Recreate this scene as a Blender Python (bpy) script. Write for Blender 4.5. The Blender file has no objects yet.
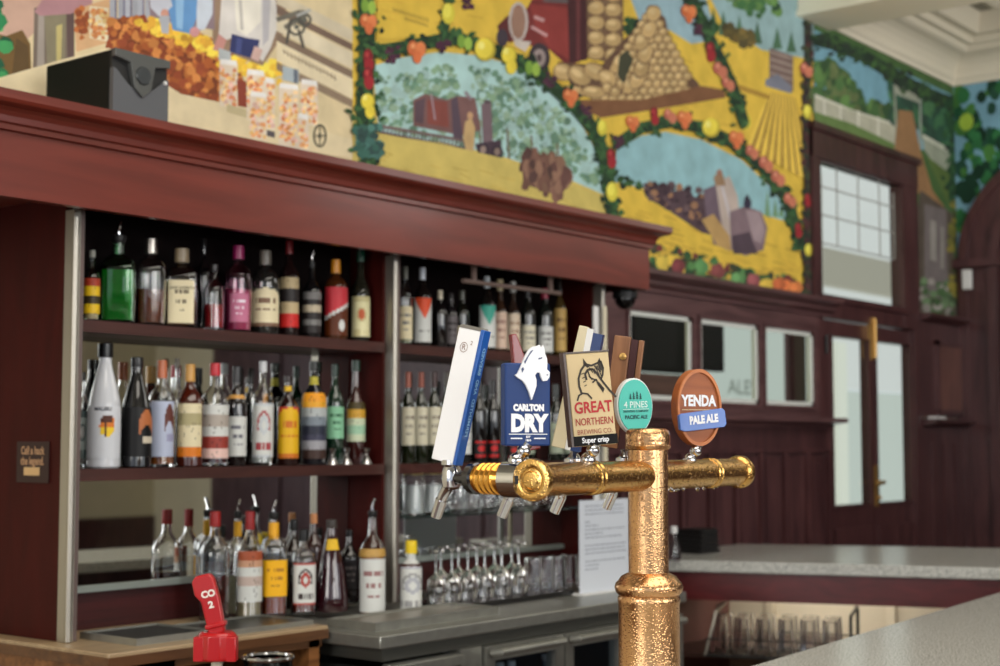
import bpy, math, random
from mathutils import Matrix, Vector
random.seed(7)
C = bpy.context.scene.collection
# ---------------------------------------------------------------- camera maths (real camera, metres)
F=1500.;YH=443.;XV=1700.;CZ=1.5
pit=math.atan((YH-333)/F); th=math.atan((XV-500)*math.cos(pit)/F)
cp,sp,ct,st=math.cos(pit),math.sin(pit),math.cos(th),math.sin(th)
f3=(ct*cp,st*cp,sp); r3=(st,-ct,0.); u3=(-ct*sp,-st*sp,cp)
def ray(px,py):
    a=(px-500)/F; b=-(py-333)/F
    return tuple(f3[i]+a*r3[i]+b*u3[i] for i in range(3))
def _at(d,t): return (d[0]*t,d[1]*t,CZ+d[2]*t)
def onY(px,py,Y): d=ray(px,py); return _at(d,Y/d[1])
def onX(px,py,X): d=ray(px,py); return _at(d,X/d[0])
def onZ(px,py,Z): d=ray(px,py); return _at(d,(Z-CZ)/d[2])
def dep(px,py,k): return _at(ray(px,py),k)
def proj(x,y,z):
    d=(x,y,z-CZ); k=sum(d[i]*f3[i] for i in range(3))
    return (500+F*sum(d[i]*r3[i] for i in range(3))/k, 333-F*sum(d[i]*u3[i] for i in range(3))/k, k)
RZC=th-math.pi/2          # an object turned by this faces the camera squarely
# ---------------------------------------------------------------- colours and materials
def lin(c): c=c/255.; return c/12.92 if c<=.04045 else ((c+.055)/1.055)**2.4
def S(r,g,b): return (lin(r),lin(g),lin(b),1.)
MATS={}
def nodes(name):
    m=bpy.data.materials.new(name); m.use_nodes=True
    nt=m.node_tree; return m,nt,nt.nodes['Principled BSDF']
def coord(nt,scale=(1,1,1),kind='Object'):
    tc=nt.nodes.new('ShaderNodeTexCoord'); mp=nt.nodes.new('ShaderNodeMapping')
    mp.inputs['Scale'].default_value=scale; nt.links.new(tc.outputs[kind],mp.inputs[0]); return mp.outputs[0]
def solid(name,col,rough=.5,metal=0.,spec=.5,noise=0.,nscale=8,bump=0.,bscale=60,emit=None,estr=1.,coat=0.):
    if name in MATS: return MATS[name]
    m,nt,b=nodes(name)
    b.inputs['Base Color'].default_value=col; b.inputs['Roughness'].default_value=rough
    b.inputs['Metallic'].default_value=metal; b.inputs['Specular IOR Level'].default_value=spec
    b.inputs['Coat Weight'].default_value=coat
    if noise:
        n=nt.nodes.new('ShaderNodeTexNoise'); n.inputs['Scale'].default_value=nscale; n.inputs['Detail'].default_value=4
        nt.links.new(coord(nt),n.inputs['Vector'])
        r=nt.nodes.new('ShaderNodeValToRGB')
        r.color_ramp.elements[0].position=.3; r.color_ramp.elements[1].position=.7
        r.color_ramp.elements[0].color=tuple(c*(1-noise) for c in col[:3])+(1,)
        r.color_ramp.elements[1].color=tuple(min(1,c*(1+noise)) for c in col[:3])+(1,)
        nt.links.new(n.outputs['Fac'],r.inputs[0]); nt.links.new(r.outputs[0],b.inputs['Base Color'])
    if bump:
        n=nt.nodes.new('ShaderNodeTexNoise'); n.inputs['Scale'].default_value=bscale
        nt.links.new(coord(nt),n.inputs['Vector'])
        bp=nt.nodes.new('ShaderNodeBump'); bp.inputs['Strength'].default_value=bump; bp.inputs['Distance'].default_value=.002
        nt.links.new(n.outputs['Fac'],bp.inputs['Height']); nt.links.new(bp.outputs[0],b.inputs['Normal'])
    if emit: b.inputs['Emission Color'].default_value=emit; b.inputs['Emission Strength'].default_value=estr
    MATS[name]=m; return m
def wood(name,c1,c2,rough=.35,axis=(1,14,14),coat=.0):
    if name in MATS: return MATS[name]
    m,nt,b=nodes(name)
    n=nt.nodes.new('ShaderNodeTexNoise'); n.inputs['Scale'].default_value=2.2; n.inputs['Detail'].default_value=7; n.inputs['Distortion'].default_value=1.2
    nt.links.new(coord(nt,axis),n.inputs['Vector'])
    r=nt.nodes.new('ShaderNodeValToRGB'); r.color_ramp.elements[0].position=.32; r.color_ramp.elements[1].position=.72
    r.color_ramp.elements[0].color=c1; r.color_ramp.elements[1].color=c2
    nt.links.new(n.outputs['Fac'],r.inputs[0]); nt.links.new(r.outputs[0],b.inputs['Base Color'])
    b.inputs['Roughness'].default_value=rough; b.inputs['Coat Weight'].default_value=coat; b.inputs['Coat Roughness'].default_value=.15
    bp=nt.nodes.new('ShaderNodeBump'); bp.inputs['Strength'].default_value=.12; bp.inputs['Distance'].default_value=.002
    nt.links.new(n.outputs['Fac'],bp.inputs['Height']); nt.links.new(bp.outputs[0],b.inputs['Normal'])
    MATS[name]=m; return m
def glassm(name,col=(1,1,1,1),rough=.02,ior=1.45):
    if name in MATS: return MATS[name]
    m,nt,b=nodes(name)
    b.inputs['Base Color'].default_value=col; b.inputs['Roughness'].default_value=rough
    b.inputs['Transmission Weight'].default_value=1; b.inputs['IOR'].default_value=ior
    MATS[name]=m; return m
def paneglass(name,tint=(1,1,1,1),amt=.12):
    if name in MATS: return MATS[name]
    m,nt,b=nodes(name); out=nt.nodes['Material Output']
    t=nt.nodes.new('ShaderNodeBsdfTransparent'); t.inputs[0].default_value=tint
    g=nt.nodes.new('ShaderNodeBsdfGlossy'); g.inputs['Roughness'].default_value=.03
    fr=nt.nodes.new('ShaderNodeLayerWeight'); fr.inputs[0].default_value=.5
    pw=nt.nodes.new('ShaderNodeMath'); pw.operation='POWER'; pw.inputs[1].default_value=4; nt.links.new(fr.outputs['Facing'],pw.inputs[0])
    ad=nt.nodes.new('ShaderNodeMath'); ad.operation='MULTIPLY_ADD'; ad.inputs[1].default_value=.5; ad.inputs[2].default_value=amt*.3; nt.links.new(pw.outputs[0],ad.inputs[0])
    mx=nt.nodes.new('ShaderNodeMixShader'); nt.links.new(ad.outputs[0],mx.inputs[0])
    nt.links.new(t.outputs[0],mx.inputs[1]); nt.links.new(g.outputs[0],mx.inputs[2]); nt.links.new(mx.outputs[0],out.inputs[0])
    MATS[name]=m; return m
def paint(name,rough=.6,mottle=.0,mscale=30,spec=.3):
    """colour painted on the surface (colour attribute Col), with brushy mottling"""
    if name in MATS: return MATS[name]
    m,nt,b=nodes(name)
    a=nt.nodes.new('ShaderNodeAttribute'); a.attribute_name='Col'
    src=a.outputs['Color']
    if mottle:
        n=nt.nodes.new('ShaderNodeTexNoise'); n.inputs['Scale'].default_value=mscale; n.inputs['Detail'].default_value=5
        nt.links.new(coord(nt,(1,1,1)),n.inputs['Vector'])
        mr=nt.nodes.new('ShaderNodeMapRange'); mr.inputs['From Min'].default_value=.25; mr.inputs['From Max'].default_value=.75
        mr.inputs['To Min'].default_value=1-mottle; mr.inputs['To Max'].default_value=1+mottle
        nt.links.new(n.outputs['Fac'],mr.inputs['Value'])
        mx=nt.nodes.new('ShaderNodeVectorMath'); mx.operation='MULTIPLY'
        nt.links.new(src,mx.inputs[0]); nt.links.new(mr.outputs[0],mx.inputs[1]); src=mx.outputs[0]
    nt.links.new(src,b.inputs['Base Color'])
    b.inputs['Roughness'].default_value=rough; b.inputs['Specular IOR Level'].default_value=spec
    MATS[name]=m; return m
def emis(name,col,s):
    return solid(name,(0,0,0,1),emit=col,estr=s)
# ---------------------------------------------------------------- mesh builder
class MB:
    def __init__(s): s.v=[];s.f=[];s.c=[];s.m=Matrix();s.mi=[];s.cm=0
    def add(s,vs,fs,col=None):
        o=len(s.v); s.v+= [tuple(s.m@Vector(p)) for p in vs]
        for f in fs: s.f.append(tuple(o+i for i in f)); s.c.append(col); s.mi.append(s.cm)
        return s
    def box(s,x0,x1,y0,y1,z0,z1,col=None):
        v=[(x0,y0,z0),(x1,y0,z0),(x1,y1,z0),(x0,y1,z0),(x0,y0,z1),(x1,y0,z1),(x1,y1,z1),(x0,y1,z1)]
        return s.add(v,[(0,3,2,1),(4,5,6,7),(0,1,5,4),(1,2,6,5),(2,3,7,6),(3,0,4,7)],col)
    def prism(s,pts,a,b,ax='y',col=None):
        """2D outline pts extruded from a to b along ax; pts are (x,z) for y, (y,z) for x, (x,y) for z"""
        n=len(pts)
        def P(p,t): return {'y':(p[0],t,p[1]),'x':(t,p[0],p[1]),'z':(p[0],p[1],t)}[ax]
        v=[P(p,a) for p in pts]+[P(p,b) for p in pts]
        return s.add(v,[tuple(range(n)),tuple(range(2*n-1,n-1,-1))]+[(i,i+n,(i+1)%n+n,(i+1)%n) for i in range(n)],col)
    def poly(s,pts,col=None): return s.add(pts,[tuple(range(len(pts)))],col)
    def lathe(s,prof,n=24,sq=0,cx=0,cy=0,closed=False,col=None,sx=1,sy=1):
        """prof: (r,z) list; sq>0 makes a rounded-square section"""
        v=[];fs=[]
        def k(a):
            if not sq: return 1.
            p=2+sq; return (abs(math.cos(a))**p+abs(math.sin(a))**p)**(-1/p)
        for (r,z) in prof:
            for i in range(n):
                a=2*math.pi*i/n+(math.pi/4 if 0 else 0); q=r*k(a) if r>.4*prof_max(prof) else r
                v.append((cx+sx*q*math.cos(a),cy+sy*q*math.sin(a),z))
        m=len(prof)
        for j in range(m-1):
            for i in range(n):
                a=j*n+i; b=j*n+(i+1)%n; fs.append((a,b,b+n,a+n))
        if not closed:
            fs.append(tuple(range(n-1,-1,-1))); fs.append(tuple((m-1)*n+i for i in range(n)))
        else:
            for i in range(n): fs.append(((m-1)*n+i,(m-1)*n+(i+1)%n,(i+1)%n,i))
        return s.add(v,fs,col)
    def tube(s,pts,r,n=10,col=None,r2=None):
        pts=[Vector(p) for p in pts]; v=[];fs=[]; up=Vector((0,0,1)); prev=None
        for i,p in enumerate(pts):
            d=(pts[min(i+1,len(pts)-1)]-pts[max(i-1,0)]).normalized()
            if prev is None: a=d.cross(up); a=a if a.length>.05 else d.cross(Vector((1,0,0)))
            else: a=prev-d*prev.dot(d)
            a.normalize(); prev=a; b=d.cross(a)
            rr=r if r2 is None else r+(r2-r)*i/(len(pts)-1)
            for k in range(n):
                t=2*math.pi*k/n; v.append(p+a*rr*math.cos(t)+b*rr*math.sin(t))
        for j in range(len(pts)-1):
            for k in range(n): q=j*n+k; w=j*n+(k+1)%n; fs.append((q,w,w+n,q+n))
        fs.append(tuple(range(n-1,-1,-1))); fs.append(tuple((len(pts)-1)*n+k for k in range(n)))
        return s.add([tuple(x) for x in v],fs,col)
    def ball(s,c,r,n=12,m=8,col=None,sx=1,sy=1,sz=1):
        v=[];fs=[]
        for j in range(1,m):
            t=math.pi*j/m
            for i in range(n):
                a=2*math.pi*i/n; v.append((c[0]+sx*r*math.sin(t)*math.cos(a),c[1]+sy*r*math.sin(t)*math.sin(a),c[2]-sz*r*math.cos(t)))
        b=len(v); v+=[(c[0],c[1],c[2]-sz*r),(c[0],c[1],c[2]+sz*r)]
        for j in range(m-2):
            for i in range(n): q=j*n+i; w=j*n+(i+1)%n; fs.append((q,w,w+n,q+n))
        for i in range(n): fs.append((b,(i+1)%n,i)); fs.append((b+1,(m-2)*n+i,(m-2)*n+(i+1)%n))
        return s.add(v,fs,col)
    def build(s,name,mat,parent=None,loc=None,rz=0,rot=None,bevel=0,smooth=True,tag=None):
        me=bpy.data.meshes.new(name); me.from_pydata(s.v,[],s.f);
        for m in (mat if isinstance(mat,(list,tuple)) else [mat]): me.materials.append(m)
        if len(me.polygons)==len(s.mi): me.polygons.foreach_set('material_index',s.mi)
        if any(c is not None for c in s.c):
            at=me.color_attributes.new('Col','FLOAT_COLOR','CORNER'); buf=[]
            for p,c in zip(me.polygons,s.c):
                for _ in range(p.loop_total): buf+=list(c or (1,1,1,1))
            at.data.foreach_set('color',buf)
        if smooth: me.shade_smooth(); me.set_sharp_from_angle(angle=math.radians(35))
        me.update()
        o=bpy.data.objects.new(name,me); C.objects.link(o)
        if loc is not None: o.location=loc
        o.rotation_euler=rot or (0,0,rz)
        if parent: o.parent=parent
        if bevel:
            b=o.modifiers.new('bevel','BEVEL'); b.width=bevel; b.segments=2; b.limit_method='ANGLE'
        if tag: settag(o,*tag)
        return o
_pm={}
def prof_max(p): 
    k=id(p)
    if k not in _pm or _pm[k][0] is not p: _pm[k]=(p,max(r for r,z in p))
    return _pm[k][1]
def settag(o,label=None,cat=None,group=None,kind=None):
    if label: o['label']=label
    if cat: o['category']=cat
    if group: o['group']=group
    if kind: o['kind']=kind
    return o
def empty(name,loc,rz=0,label=None,cat=None,group=None):
    o=bpy.data.objects.new(name,None); C.objects.link(o); o.location=loc; o.rotation_euler=(0,0,rz); o.empty_display_size=.05
    return settag(o,label,cat,group)
def struct(mb,name,mat,**k):
    o=mb.build(name,mat,**k); o['kind']='structure'; return o
def copy_tree(o,parent=None):
    c=o.copy(); C.objects.link(c); c.parent=parent
    for ch in list(o.children): copy_tree(ch,c)
    return c
def text_geo(s,size,xs=1.,bold=.0,align='CENTER'):
    """flat text mesh in local (x, z), returned as verts2d and faces"""
    cu=bpy.data.curves.new('t','FONT'); cu.body=s; cu.size=size; cu.align_x=align; cu.align_y='CENTER'; cu.offset=bold; cu.resolution_u=3
    ob=bpy.data.objects.new('t',cu); C.objects.link(ob); bpy.context.view_layer.update()
    me=ob.to_mesh(); v=[(p.co.x*xs,p.co.y) for p in me.vertices]; f=[tuple(p.vertices) for p in me.polygons]
    ob.to_mesh_clear(); bpy.data.objects.remove(ob); bpy.data.curves.remove(cu)
    return v,f
def put_text(mb,s,size,x,z,y,col,xs=1.,bold=0.,rot=0.,map=None,align='CENTER'):
    v,f=text_geo(s,size,xs,bold,align); ca,sa=math.cos(rot),math.sin(rot)
    pts=[(x+a*ca-b*sa,z+a*sa+b*ca) for a,b in v]
    mb.add([map(p) if map else (p[0],y,p[1]) for p in pts],f,col)
# ---------------------------------------------------------------- materials
M_header=wood('header_wood',S(92,33,22),S(118,46,33),.36,(.6,5,5),coat=.3)
M_cab=wood('cabinet_wood',S(52,7,4),S(66,12,8),.55,(6,6,1))
M_shelf=wood('shelf_wood',S(54,28,24),S(74,40,34),.35,(1,10,10))
M_dado=wood('dado_wood',S(58,32,34),S(88,54,54),.33,(6,6,.8),coat=.2)
M_dadoh=wood('dado_rail_sheen',S(74,48,49),S(106,74,74),.3,(1,10,10),coat=.25)  # lighter than the dado wood: upper sheen put into the colour
M_oak=wood('oak_wood',S(96,56,26),S(156,104,58),.45,(1,12,12))
M_cream=solid('cream_plaster',S(214,206,180),.8,noise=.05,nscale=3)
M_ceil=solid('ceiling_paint',S(150,147,134),.85,noise=.04,nscale=2)
M_stone=None
M_steel=solid('brushed_steel',S(160,160,152),.38,.75,noise=.10,nscale=25)
M_steelp=solid('post_steel',S(176,171,160),.42,.9)
M_chrome=solid('chrome',S(205,205,208),.12,1.)
M_black=solid('black_plastic',S(18,18,18),.45)
M_blackg=solid('black_gloss',S(10,10,11),.12)
M_white=solid('white_plastic',S(222,222,220),.5)
M_paper=solid('white_paper',S(205,210,218),.8)
M_red=solid('red_plastic',S(178,18,24),.3,coat=.3)
M_cab.node_tree.nodes['Principled BSDF'].inputs['Specular IOR Level'].default_value=.15
M_mirror=solid('mirror_silver',(.72,.74,.72,1),.02,1.)
M_glass=glassm('clear_glass',(1,1,1,1))
M_gold=solid('gold_brass',S(196,156,92),.4,.8)
M_print=paint('printed',.45)
M_printg=paint('printed_gloss',.3,spec=.5)
M_mural=paint('mural_paint',.75,.16,9,spec=.2)
def brass(name,ca,cb,bs):
    m,nt,b=nodes(name)
    b.inputs['Metallic'].default_value=1; b.inputs['Roughness'].default_value=.24
    n=nt.nodes.new('ShaderNodeTexNoise'); n.inputs['Scale'].default_value=14; nt.links.new(coord(nt),n.inputs['Vector'])
    r=nt.nodes.new('ShaderNodeValToRGB'); r.color_ramp.elements[0].color=ca; r.color_ramp.elements[1].color=cb
    nt.links.new(n.outputs['Fac'],r.inputs[0]); nt.links.new(r.outputs[0],b.inputs['Base Color'])
    v=nt.nodes.new('ShaderNodeTexVoronoi'); v.inputs['Scale'].default_value=230; nt.links.new(coord(nt),v.inputs['Vector'])
    mr=nt.nodes.new('ShaderNodeMapRange'); mr.inputs['From Min'].default_value=.0; mr.inputs['From Max'].default_value=.45; mr.inputs['To Min'].default_value=1; mr.inputs['To Max'].default_value=0
    nt.links.new(v.outputs['Distance'],mr.inputs['Value'])
    n2=nt.nodes.new('ShaderNodeTexNoise'); n2.inputs['Scale'].default_value=45; nt.links.new(coord(nt),n2.inputs['Vector'])
    mu=nt.nodes.new('ShaderNodeMath'); mu.operation='MULTIPLY'; nt.links.new(mr.outputs[0],mu.inputs[0]); nt.links.new(n2.outputs['Fac'],mu.inputs[1])
    bp=nt.nodes.new('ShaderNodeBump'); bp.inputs['Strength'].default_value=bs; bp.inputs['Distance'].default_value=.0022
    nt.links.new(mu.outputs[0],bp.inputs['Height']); nt.links.new(bp.outputs[0],b.inputs['Normal'])
    return m
M_brass=brass('wet_brass',S(204,152,102),S(228,184,136),.6)
M_brassy=brass('wet_yellow_brass',S(196,150,82),S(218,178,108),.5)
def stone():
    m,nt,b=nodes('speckled_stone')
    v=nt.nodes.new('ShaderNodeTexNoise'); v.inputs['Scale'].default_value=230; v.inputs['Detail'].default_value=3; nt.links.new(coord(nt),v.inputs['Vector'])
    r=nt.nodes.new('ShaderNodeValToRGB'); e=r.color_ramp.elements
    e[0].position=.36; e[0].color=S(112,112,108); e[1].position=.58; e[1].color=S(214,214,206)
    nt.links.new(v.outputs['Fac'],r.inputs[0]); nt.links.new(r.outputs[0],b.inputs['Base Color'])
    b.inputs['Roughness'].default_value=.22
    return m
M_stone=stone()
# ================================================================ SETTING
WY=3.8; WBX=9.6; CEIL=4.25
b=MB(); b.box(-5,12,-5,7,-.1,0); struct(b,'floor',wood('floor_wood',S(70,40,24),S(110,70,44),.4,(10,1,1)))
# back wall with openings for the dado panes, the door and its transom
panes=[onY(626,400,WY)[0],onY(688,318,WY)[0],onY(697,318,WY)[0],onY(755,324,WY)[0],onY(762,325,WY)[0],onY(813,332,WY)[0]]
PX=[(5.68,6.225),(6.305,6.88),(6.955,7.50)]
def wall_with_holes(mb,x0,x1,z0,z1,holes,y0,y1):
    xs=sorted(set([x0,x1]+[h[0] for h in holes]+[h[1] for h in holes])); zs=sorted(set([z0,z1]+[h[2] for h in holes]+[h[3] for h in holes]))
    for i in range(len(xs)-1):
        for j in range(len(zs)-1):
            cx=(xs[i]+xs[i+1])/2; cz=(zs[j]+zs[j+1])/2
            if any(h[0]<cx<h[1] and h[2]<cz<h[3] for h in holes): continue
            mb.box(xs[i],xs[i+1],y0,y1,zs[j],zs[j+1])
HOLES=[(a-.03,c+.035,1.68,2.125) for a,c in PX]+[(7.62,8.88,0,2.2),(7.62,8.74,2.33,3.08)]
b=MB(); wall_with_holes(b,-5,WBX+.2,0,CEIL,HOLES,WY,WY+.04); struct(b,'wall_back',M_cream)
# right wall with an arched opening
YS,ZS,R=3.05,2.68,.72      # centre of the arch, spring height, outer radius
def arch_pts(r,n=20): return [(YS+r*math.cos(math.pi*i/n),ZS+r*math.sin(math.pi*i/n)) for i in range(n+1)]
b=MB()
ro=R-.26
ap=arch_pts(ro)
b.box(WBX,WBX+.15,YS+ro,WY,0,ZS)
b.box(WBX,WBX+.15,-5,YS-ro,0,ZS)
for i in range(len(ap)-1):
    (y0,z0),(y1,z1)=ap[i],ap[i+1]
    b.prism([(y1,z1),(y0,z0),(y0,CEIL),(y1,CEIL)],WBX,WBX+.15,'x')
b.box(WBX,WBX+.15,YS+ro,WY,ZS,CEIL); b.box(WBX,WBX+.15,-5,YS-ro,ZS,CEIL)
struct(b,'wall_right',M_cream)
# arched timber door frame
b=MB()
def archband(mb,r1,r0,x0,x1,down=0):
    o=[(YS+r1,down)]+arch_pts(r1)+[(YS-r1,down)]; i_=[(YS+r0,down)]+arch_pts(r0)+[(YS-r0,down)]
    for k in range(len(o)-1):
        mb.prism([o[k],o[k+1],i_[k+1],i_[k]],x0,x1,'x')
archband(b,R,R-.06,WBX-.05,WBX); archband(b,R-.06,R-.2,WBX-.03,WBX); archband(b,R-.2,R-.27,WBX-.06,WBX+.15)
fr=struct(b,'door_2',M_dado)
b=MB(); b.box(WBX-.1,WBX,YS+R-.30,YS+R+.03,ZS-.035,ZS+.02); b.build('impost_block',M_dado,parent=fr)
b=MB(); b.box(WBX+.5,WBX+.6,YS-1,YS+1,0,3.6); o=struct(b,'wall_passage',solid('dark_passage',S(40,26,26),.7))
# door sensor
b=MB(); b.box(WBX-.09,WBX-.055,3.665,3.725,2.50,2.63); b.build('door_sensor',M_white,bevel=.006,tag=('small white plastic sensor box on the arched door frame','sensor'))
# camera-side walls
b=MB(); wall_with_holes(b,-5,WBX+.2,0,CEIL,[(-3.6,-1.8,.9,3.2),(-.6,1.2,.9,3.2),(2.4,4.2,.9,3.2),(5.4,7.2,.9,3.2)],-5.1,-5); struct(b,'wall_front',M_cream)
for i,(a,c) in enumerate([(-3.6,-1.8),(-.6,1.2),(2.4,4.2),(5.4,7.2)]):
    b=MB()
    b.box(a-.1,c+.1,-5,-4.94,3.2,3.34); b.box(a-.1,c+.1,-5,-4.92,.8,.9); b.box(a-.1,a,-5,-4.94,.9,3.2); b.box(c,c+.1,-5,-4.94,.9,3.2)
    b.box((a+c)/2-.03,(a+c)/2+.03,-5.06,-4.96,.9,3.2); b.box(a,c,-5.06,-4.96,2.1,2.16)
    w=struct(b,'window_%d'%(i+1),M_dado)
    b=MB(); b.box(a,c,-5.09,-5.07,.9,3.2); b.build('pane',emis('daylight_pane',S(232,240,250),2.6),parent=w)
b=MB(); b.box(-5,WBX,-5,-4.97,0,.78); struct(b,'trim_1',M_dado)
b=MB(); b.box(WBX-.03,WBX,-4.1,2.28,0,3.0); b.box(WBX-.07,WBX,-4.1,2.28,2.96,3.04)
for yy in (-3.2,-2.0,-.8,.4,1.6): b.box(WBX-.06,WBX-.03,yy-.07,yy+.07,0,2.96)
struct(b,'trim_16',wood('mauve_timber',S(66,46,52),S(92,68,74),.4,(6,6,1)))
# ceiling, cross beam and the coffer mouldings
b=MB(); b.box(-5,WBX+.2,-5.1,WY+.12,CEIL,CEIL+.1); struct(b,'ceiling',M_ceil)
b=MB(); b.box(7.40,7.66,-5,WY,3.85,CEIL); b.box(7.375,7.40,-5,WY,3.85,3.875); b.box(7.388,7.40,-5,WY,3.875,3.895)
b.box(7.66,7.76,-5,WY,3.85,3.89)
struct(b,'trim_2',solid('beam_paint',S(248,242,218),.8))
def crown(mb,prof,path):
    """sweep (out,z) profile along mitred rectangle path; path = list of (x,y,nx,ny)"""
    n=len(prof)
    for k in range(len(path)-1):
        A,B=path[k],path[k+1]
        for j in range(n-1):
            q=[]
            for P,pr in ((A,prof[j]),(B,prof[j]),(B,prof[j+1]),(A,prof[j+1])):
                q.append((P[0]+P[2]*pr[0],P[1]+P[3]*pr[0],pr[1]))
            mb.poly(q)
cove=[(0,3.87),(.025,3.87),(.03,3.90)]+[(.04+.12*(1-math.cos(t*math.pi/10)),3.91+.13*math.sin(t*math.pi/10)) for t in range(6)]+[(.18,4.05),(.19,4.08),(.23,4.08),(.24,4.12),(.3,4.12),(.31,4.16),(.33,4.25)]
b=MB(); X0,X1,Y1,Y0=7.74,WBX,WY,-1.0
crown(b,cove,[(X0,Y0,1,1),(X0,Y1,1,-1),(X1,Y1,-1,-1),(X1,Y0,-1,1),(X0,Y0,1,1)])
struct(b,'trim_3',solid('cornice_paint',S(220,213,194),.75))
cm=[(.46,4.25),(.46,4.21),(.50,4.20),(.54,4.22),(.56,4.25)]
b=MB(); crown(b,cm,[(X0,Y0,1,1),(X0,Y1,1,-1),(X1,Y1,-1,-1),(X1,Y0,-1,1),(X0,Y0,1,1)]); struct(b,'trim_4',MATS['cornice_paint'])
# ---------------------------------------------------------------- dado panelling on the back wall
b=MB()
# cap shelf (profiled), frieze, pane frame, lower shelf
b.prism([(WY,2.20),(WY-.03,2.20),(WY-.03,2.215),(WY-.06,2.235),(WY-.06,2.25),(WY-.11,2.272),(WY-.11,2.295),(WY,2.295)],4.95,7.70,'x')
cap=struct(b,'trim_5',M_dadoh)
fx0,fx1=4.95,7.62
b=MB()
wall_with_holes(b,fx0,7.575,1.64,2.20,[(a,c,1.70,2.105) for a,c in PX],WY-.015,WY)
for a,c in PX:
    b.box(a-.018,a,WY-.024,WY-.015,1.682,2.123); b.box(c,c+.018,WY-.024,WY-.015,1.682,2.123)
    b.box(a,c,WY-.024,WY-.015,2.105,2.123); b.box(a,c,WY-.024,WY-.015,1.682,1.70)
struct(b,'trim_6',M_dadoh)
b=MB(); b.prism([(WY,1.58),(WY-.05,1.58),(WY-.06,1.60),(WY-.14,1.612),(WY-.14,1.635),(WY,1.635)],4.95,7.66,'x'); struct(b,'trim_7',M_dadoh)
b=MB(); b.box(4.95,7.60,WY-.03,WY,0,1.58)
xs=5.05
edges=[(6.612+.255*k) for k in range(-6,4)]
for e in edges:
    x0,x1=e,e+.225
    # routed panel: frame groove built as raised bead around a sunk field
    b.box(x0+.03,x1-.03,WY-.042,WY-.03,.25,1.42)
    b.box(x0-.015,x0+.004,WY-.052,WY-.03,.238,1.47); b.box(x1-.004,x1+.015,WY-.052,WY-.03,.238,1.47)
    b.box(x0,x1,WY-.052,WY-.03,1.45,1.47)
struct(b,'trim_8',M_dado)
# dado mirrors built as openings: white bevelled edge + glass, added pale room behind
edge=solid('bevelled_edge',S(222,226,220),.25)
for i,(a,c) in enumerate(PX):
    b=MB(); t=.022
    b.box(a,a+t,WY-.013,WY-.004,1.70,2.105); b.box(c-t,c,WY-.013,WY-.004,1.70,2.105); b.box(a,c,WY-.013,WY-.004,2.105-t,2.105); b.box(a,c,WY-.013,WY-.004,1.70,1.70+t)
    w=struct(b,'window_%d'%(5+i),edge)
    b=MB(); b.box(a+t,c-t,WY-.010,WY-.007,1.70+t,2.105-t); b.build('pane',paneglass('window_glass',(.95,.98,.96,1),.02),parent=w)
# added glowing room standing in for the mirrors' reflections
b=MB(); b.box(5.0,10.75,5.35,5.45,0,3.3); struct(b,'wall_far',emis('stand_in_wall_glow',S(196,206,200),.85))
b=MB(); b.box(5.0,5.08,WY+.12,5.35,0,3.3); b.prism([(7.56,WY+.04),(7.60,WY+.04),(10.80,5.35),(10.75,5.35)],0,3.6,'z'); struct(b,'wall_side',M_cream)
def screen(x0,x1,y,z0,z1,lab):
    e=empty('television',((x0+x1)/2,y,z0),0,lab,'television')
    w=(x1-x0)/2; h=z1-z0
    b=MB(); b.box(-w,w,0,.05,0,h); b.build('casing',solid('screen_casing',S(12,12,13),.6,spec=.1),parent=e)
    b=MB(); b.box(-w+.02,w-.02,-.003,0,.03,h-.02); b.build('screen',solid('dark_screen',S(10,12,14),.5,spec=.1),parent=e)
    b=MB(); b.box(-.03,.03,.05,5.35-y,h/2-.03,h/2+.03); b.build('wall_bracket',M_black,parent=e)
def pxX(px,y): return onY(px,360,y)[0]
Yt=4.9
screen(pxX(634,Yt),pxX(687,Yt),Yt,onY(660,372,Yt)[2],onY(660,312,Yt)[2],'large black television standing in for a reflection in the left of three dado panes')
screen(pxX(694,5.1),pxX(724,5.1),5.1,onY(712,371,5.1)[2],onY(712,318,5.1)[2],'small black television standing in for a reflection in the middle dado pane')
b=MB(); b.box(pxX(615,5.2),pxX(691,5.2),5.2,5.3,0,onY(660,374,5.2)[2]); b.build('furniture_stand_in',wood('reddish_panel',S(70,40,38),S(104,66,60),.5),tag=('reddish timber panel standing in for reflected furniture in the left dado pane','screen'))
x0,x1=pxX(788,5.0),pxX(806,5.0)
b=MB(); b.box(x0,x1,5.0,5.03,0,3.2); b.box(x0+.05,x1-.05,4.98,5.0,.1,3.1); b.build('timber_column',M_dado,tag=('dark timber column standing in for a reflection in the right dado pane','column'))
# lettering on the added far wall behind the middle pane
b=MB(); p=onY(743,388,5.34); put_text(b,'ALES',.15,p[0],p[2],5.345,S(150,160,156),1.3); b.build('wall_lettering',M_print,tag=('faint grey lettering on the added pale wall behind the middle dado pane','lettering'))
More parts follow.
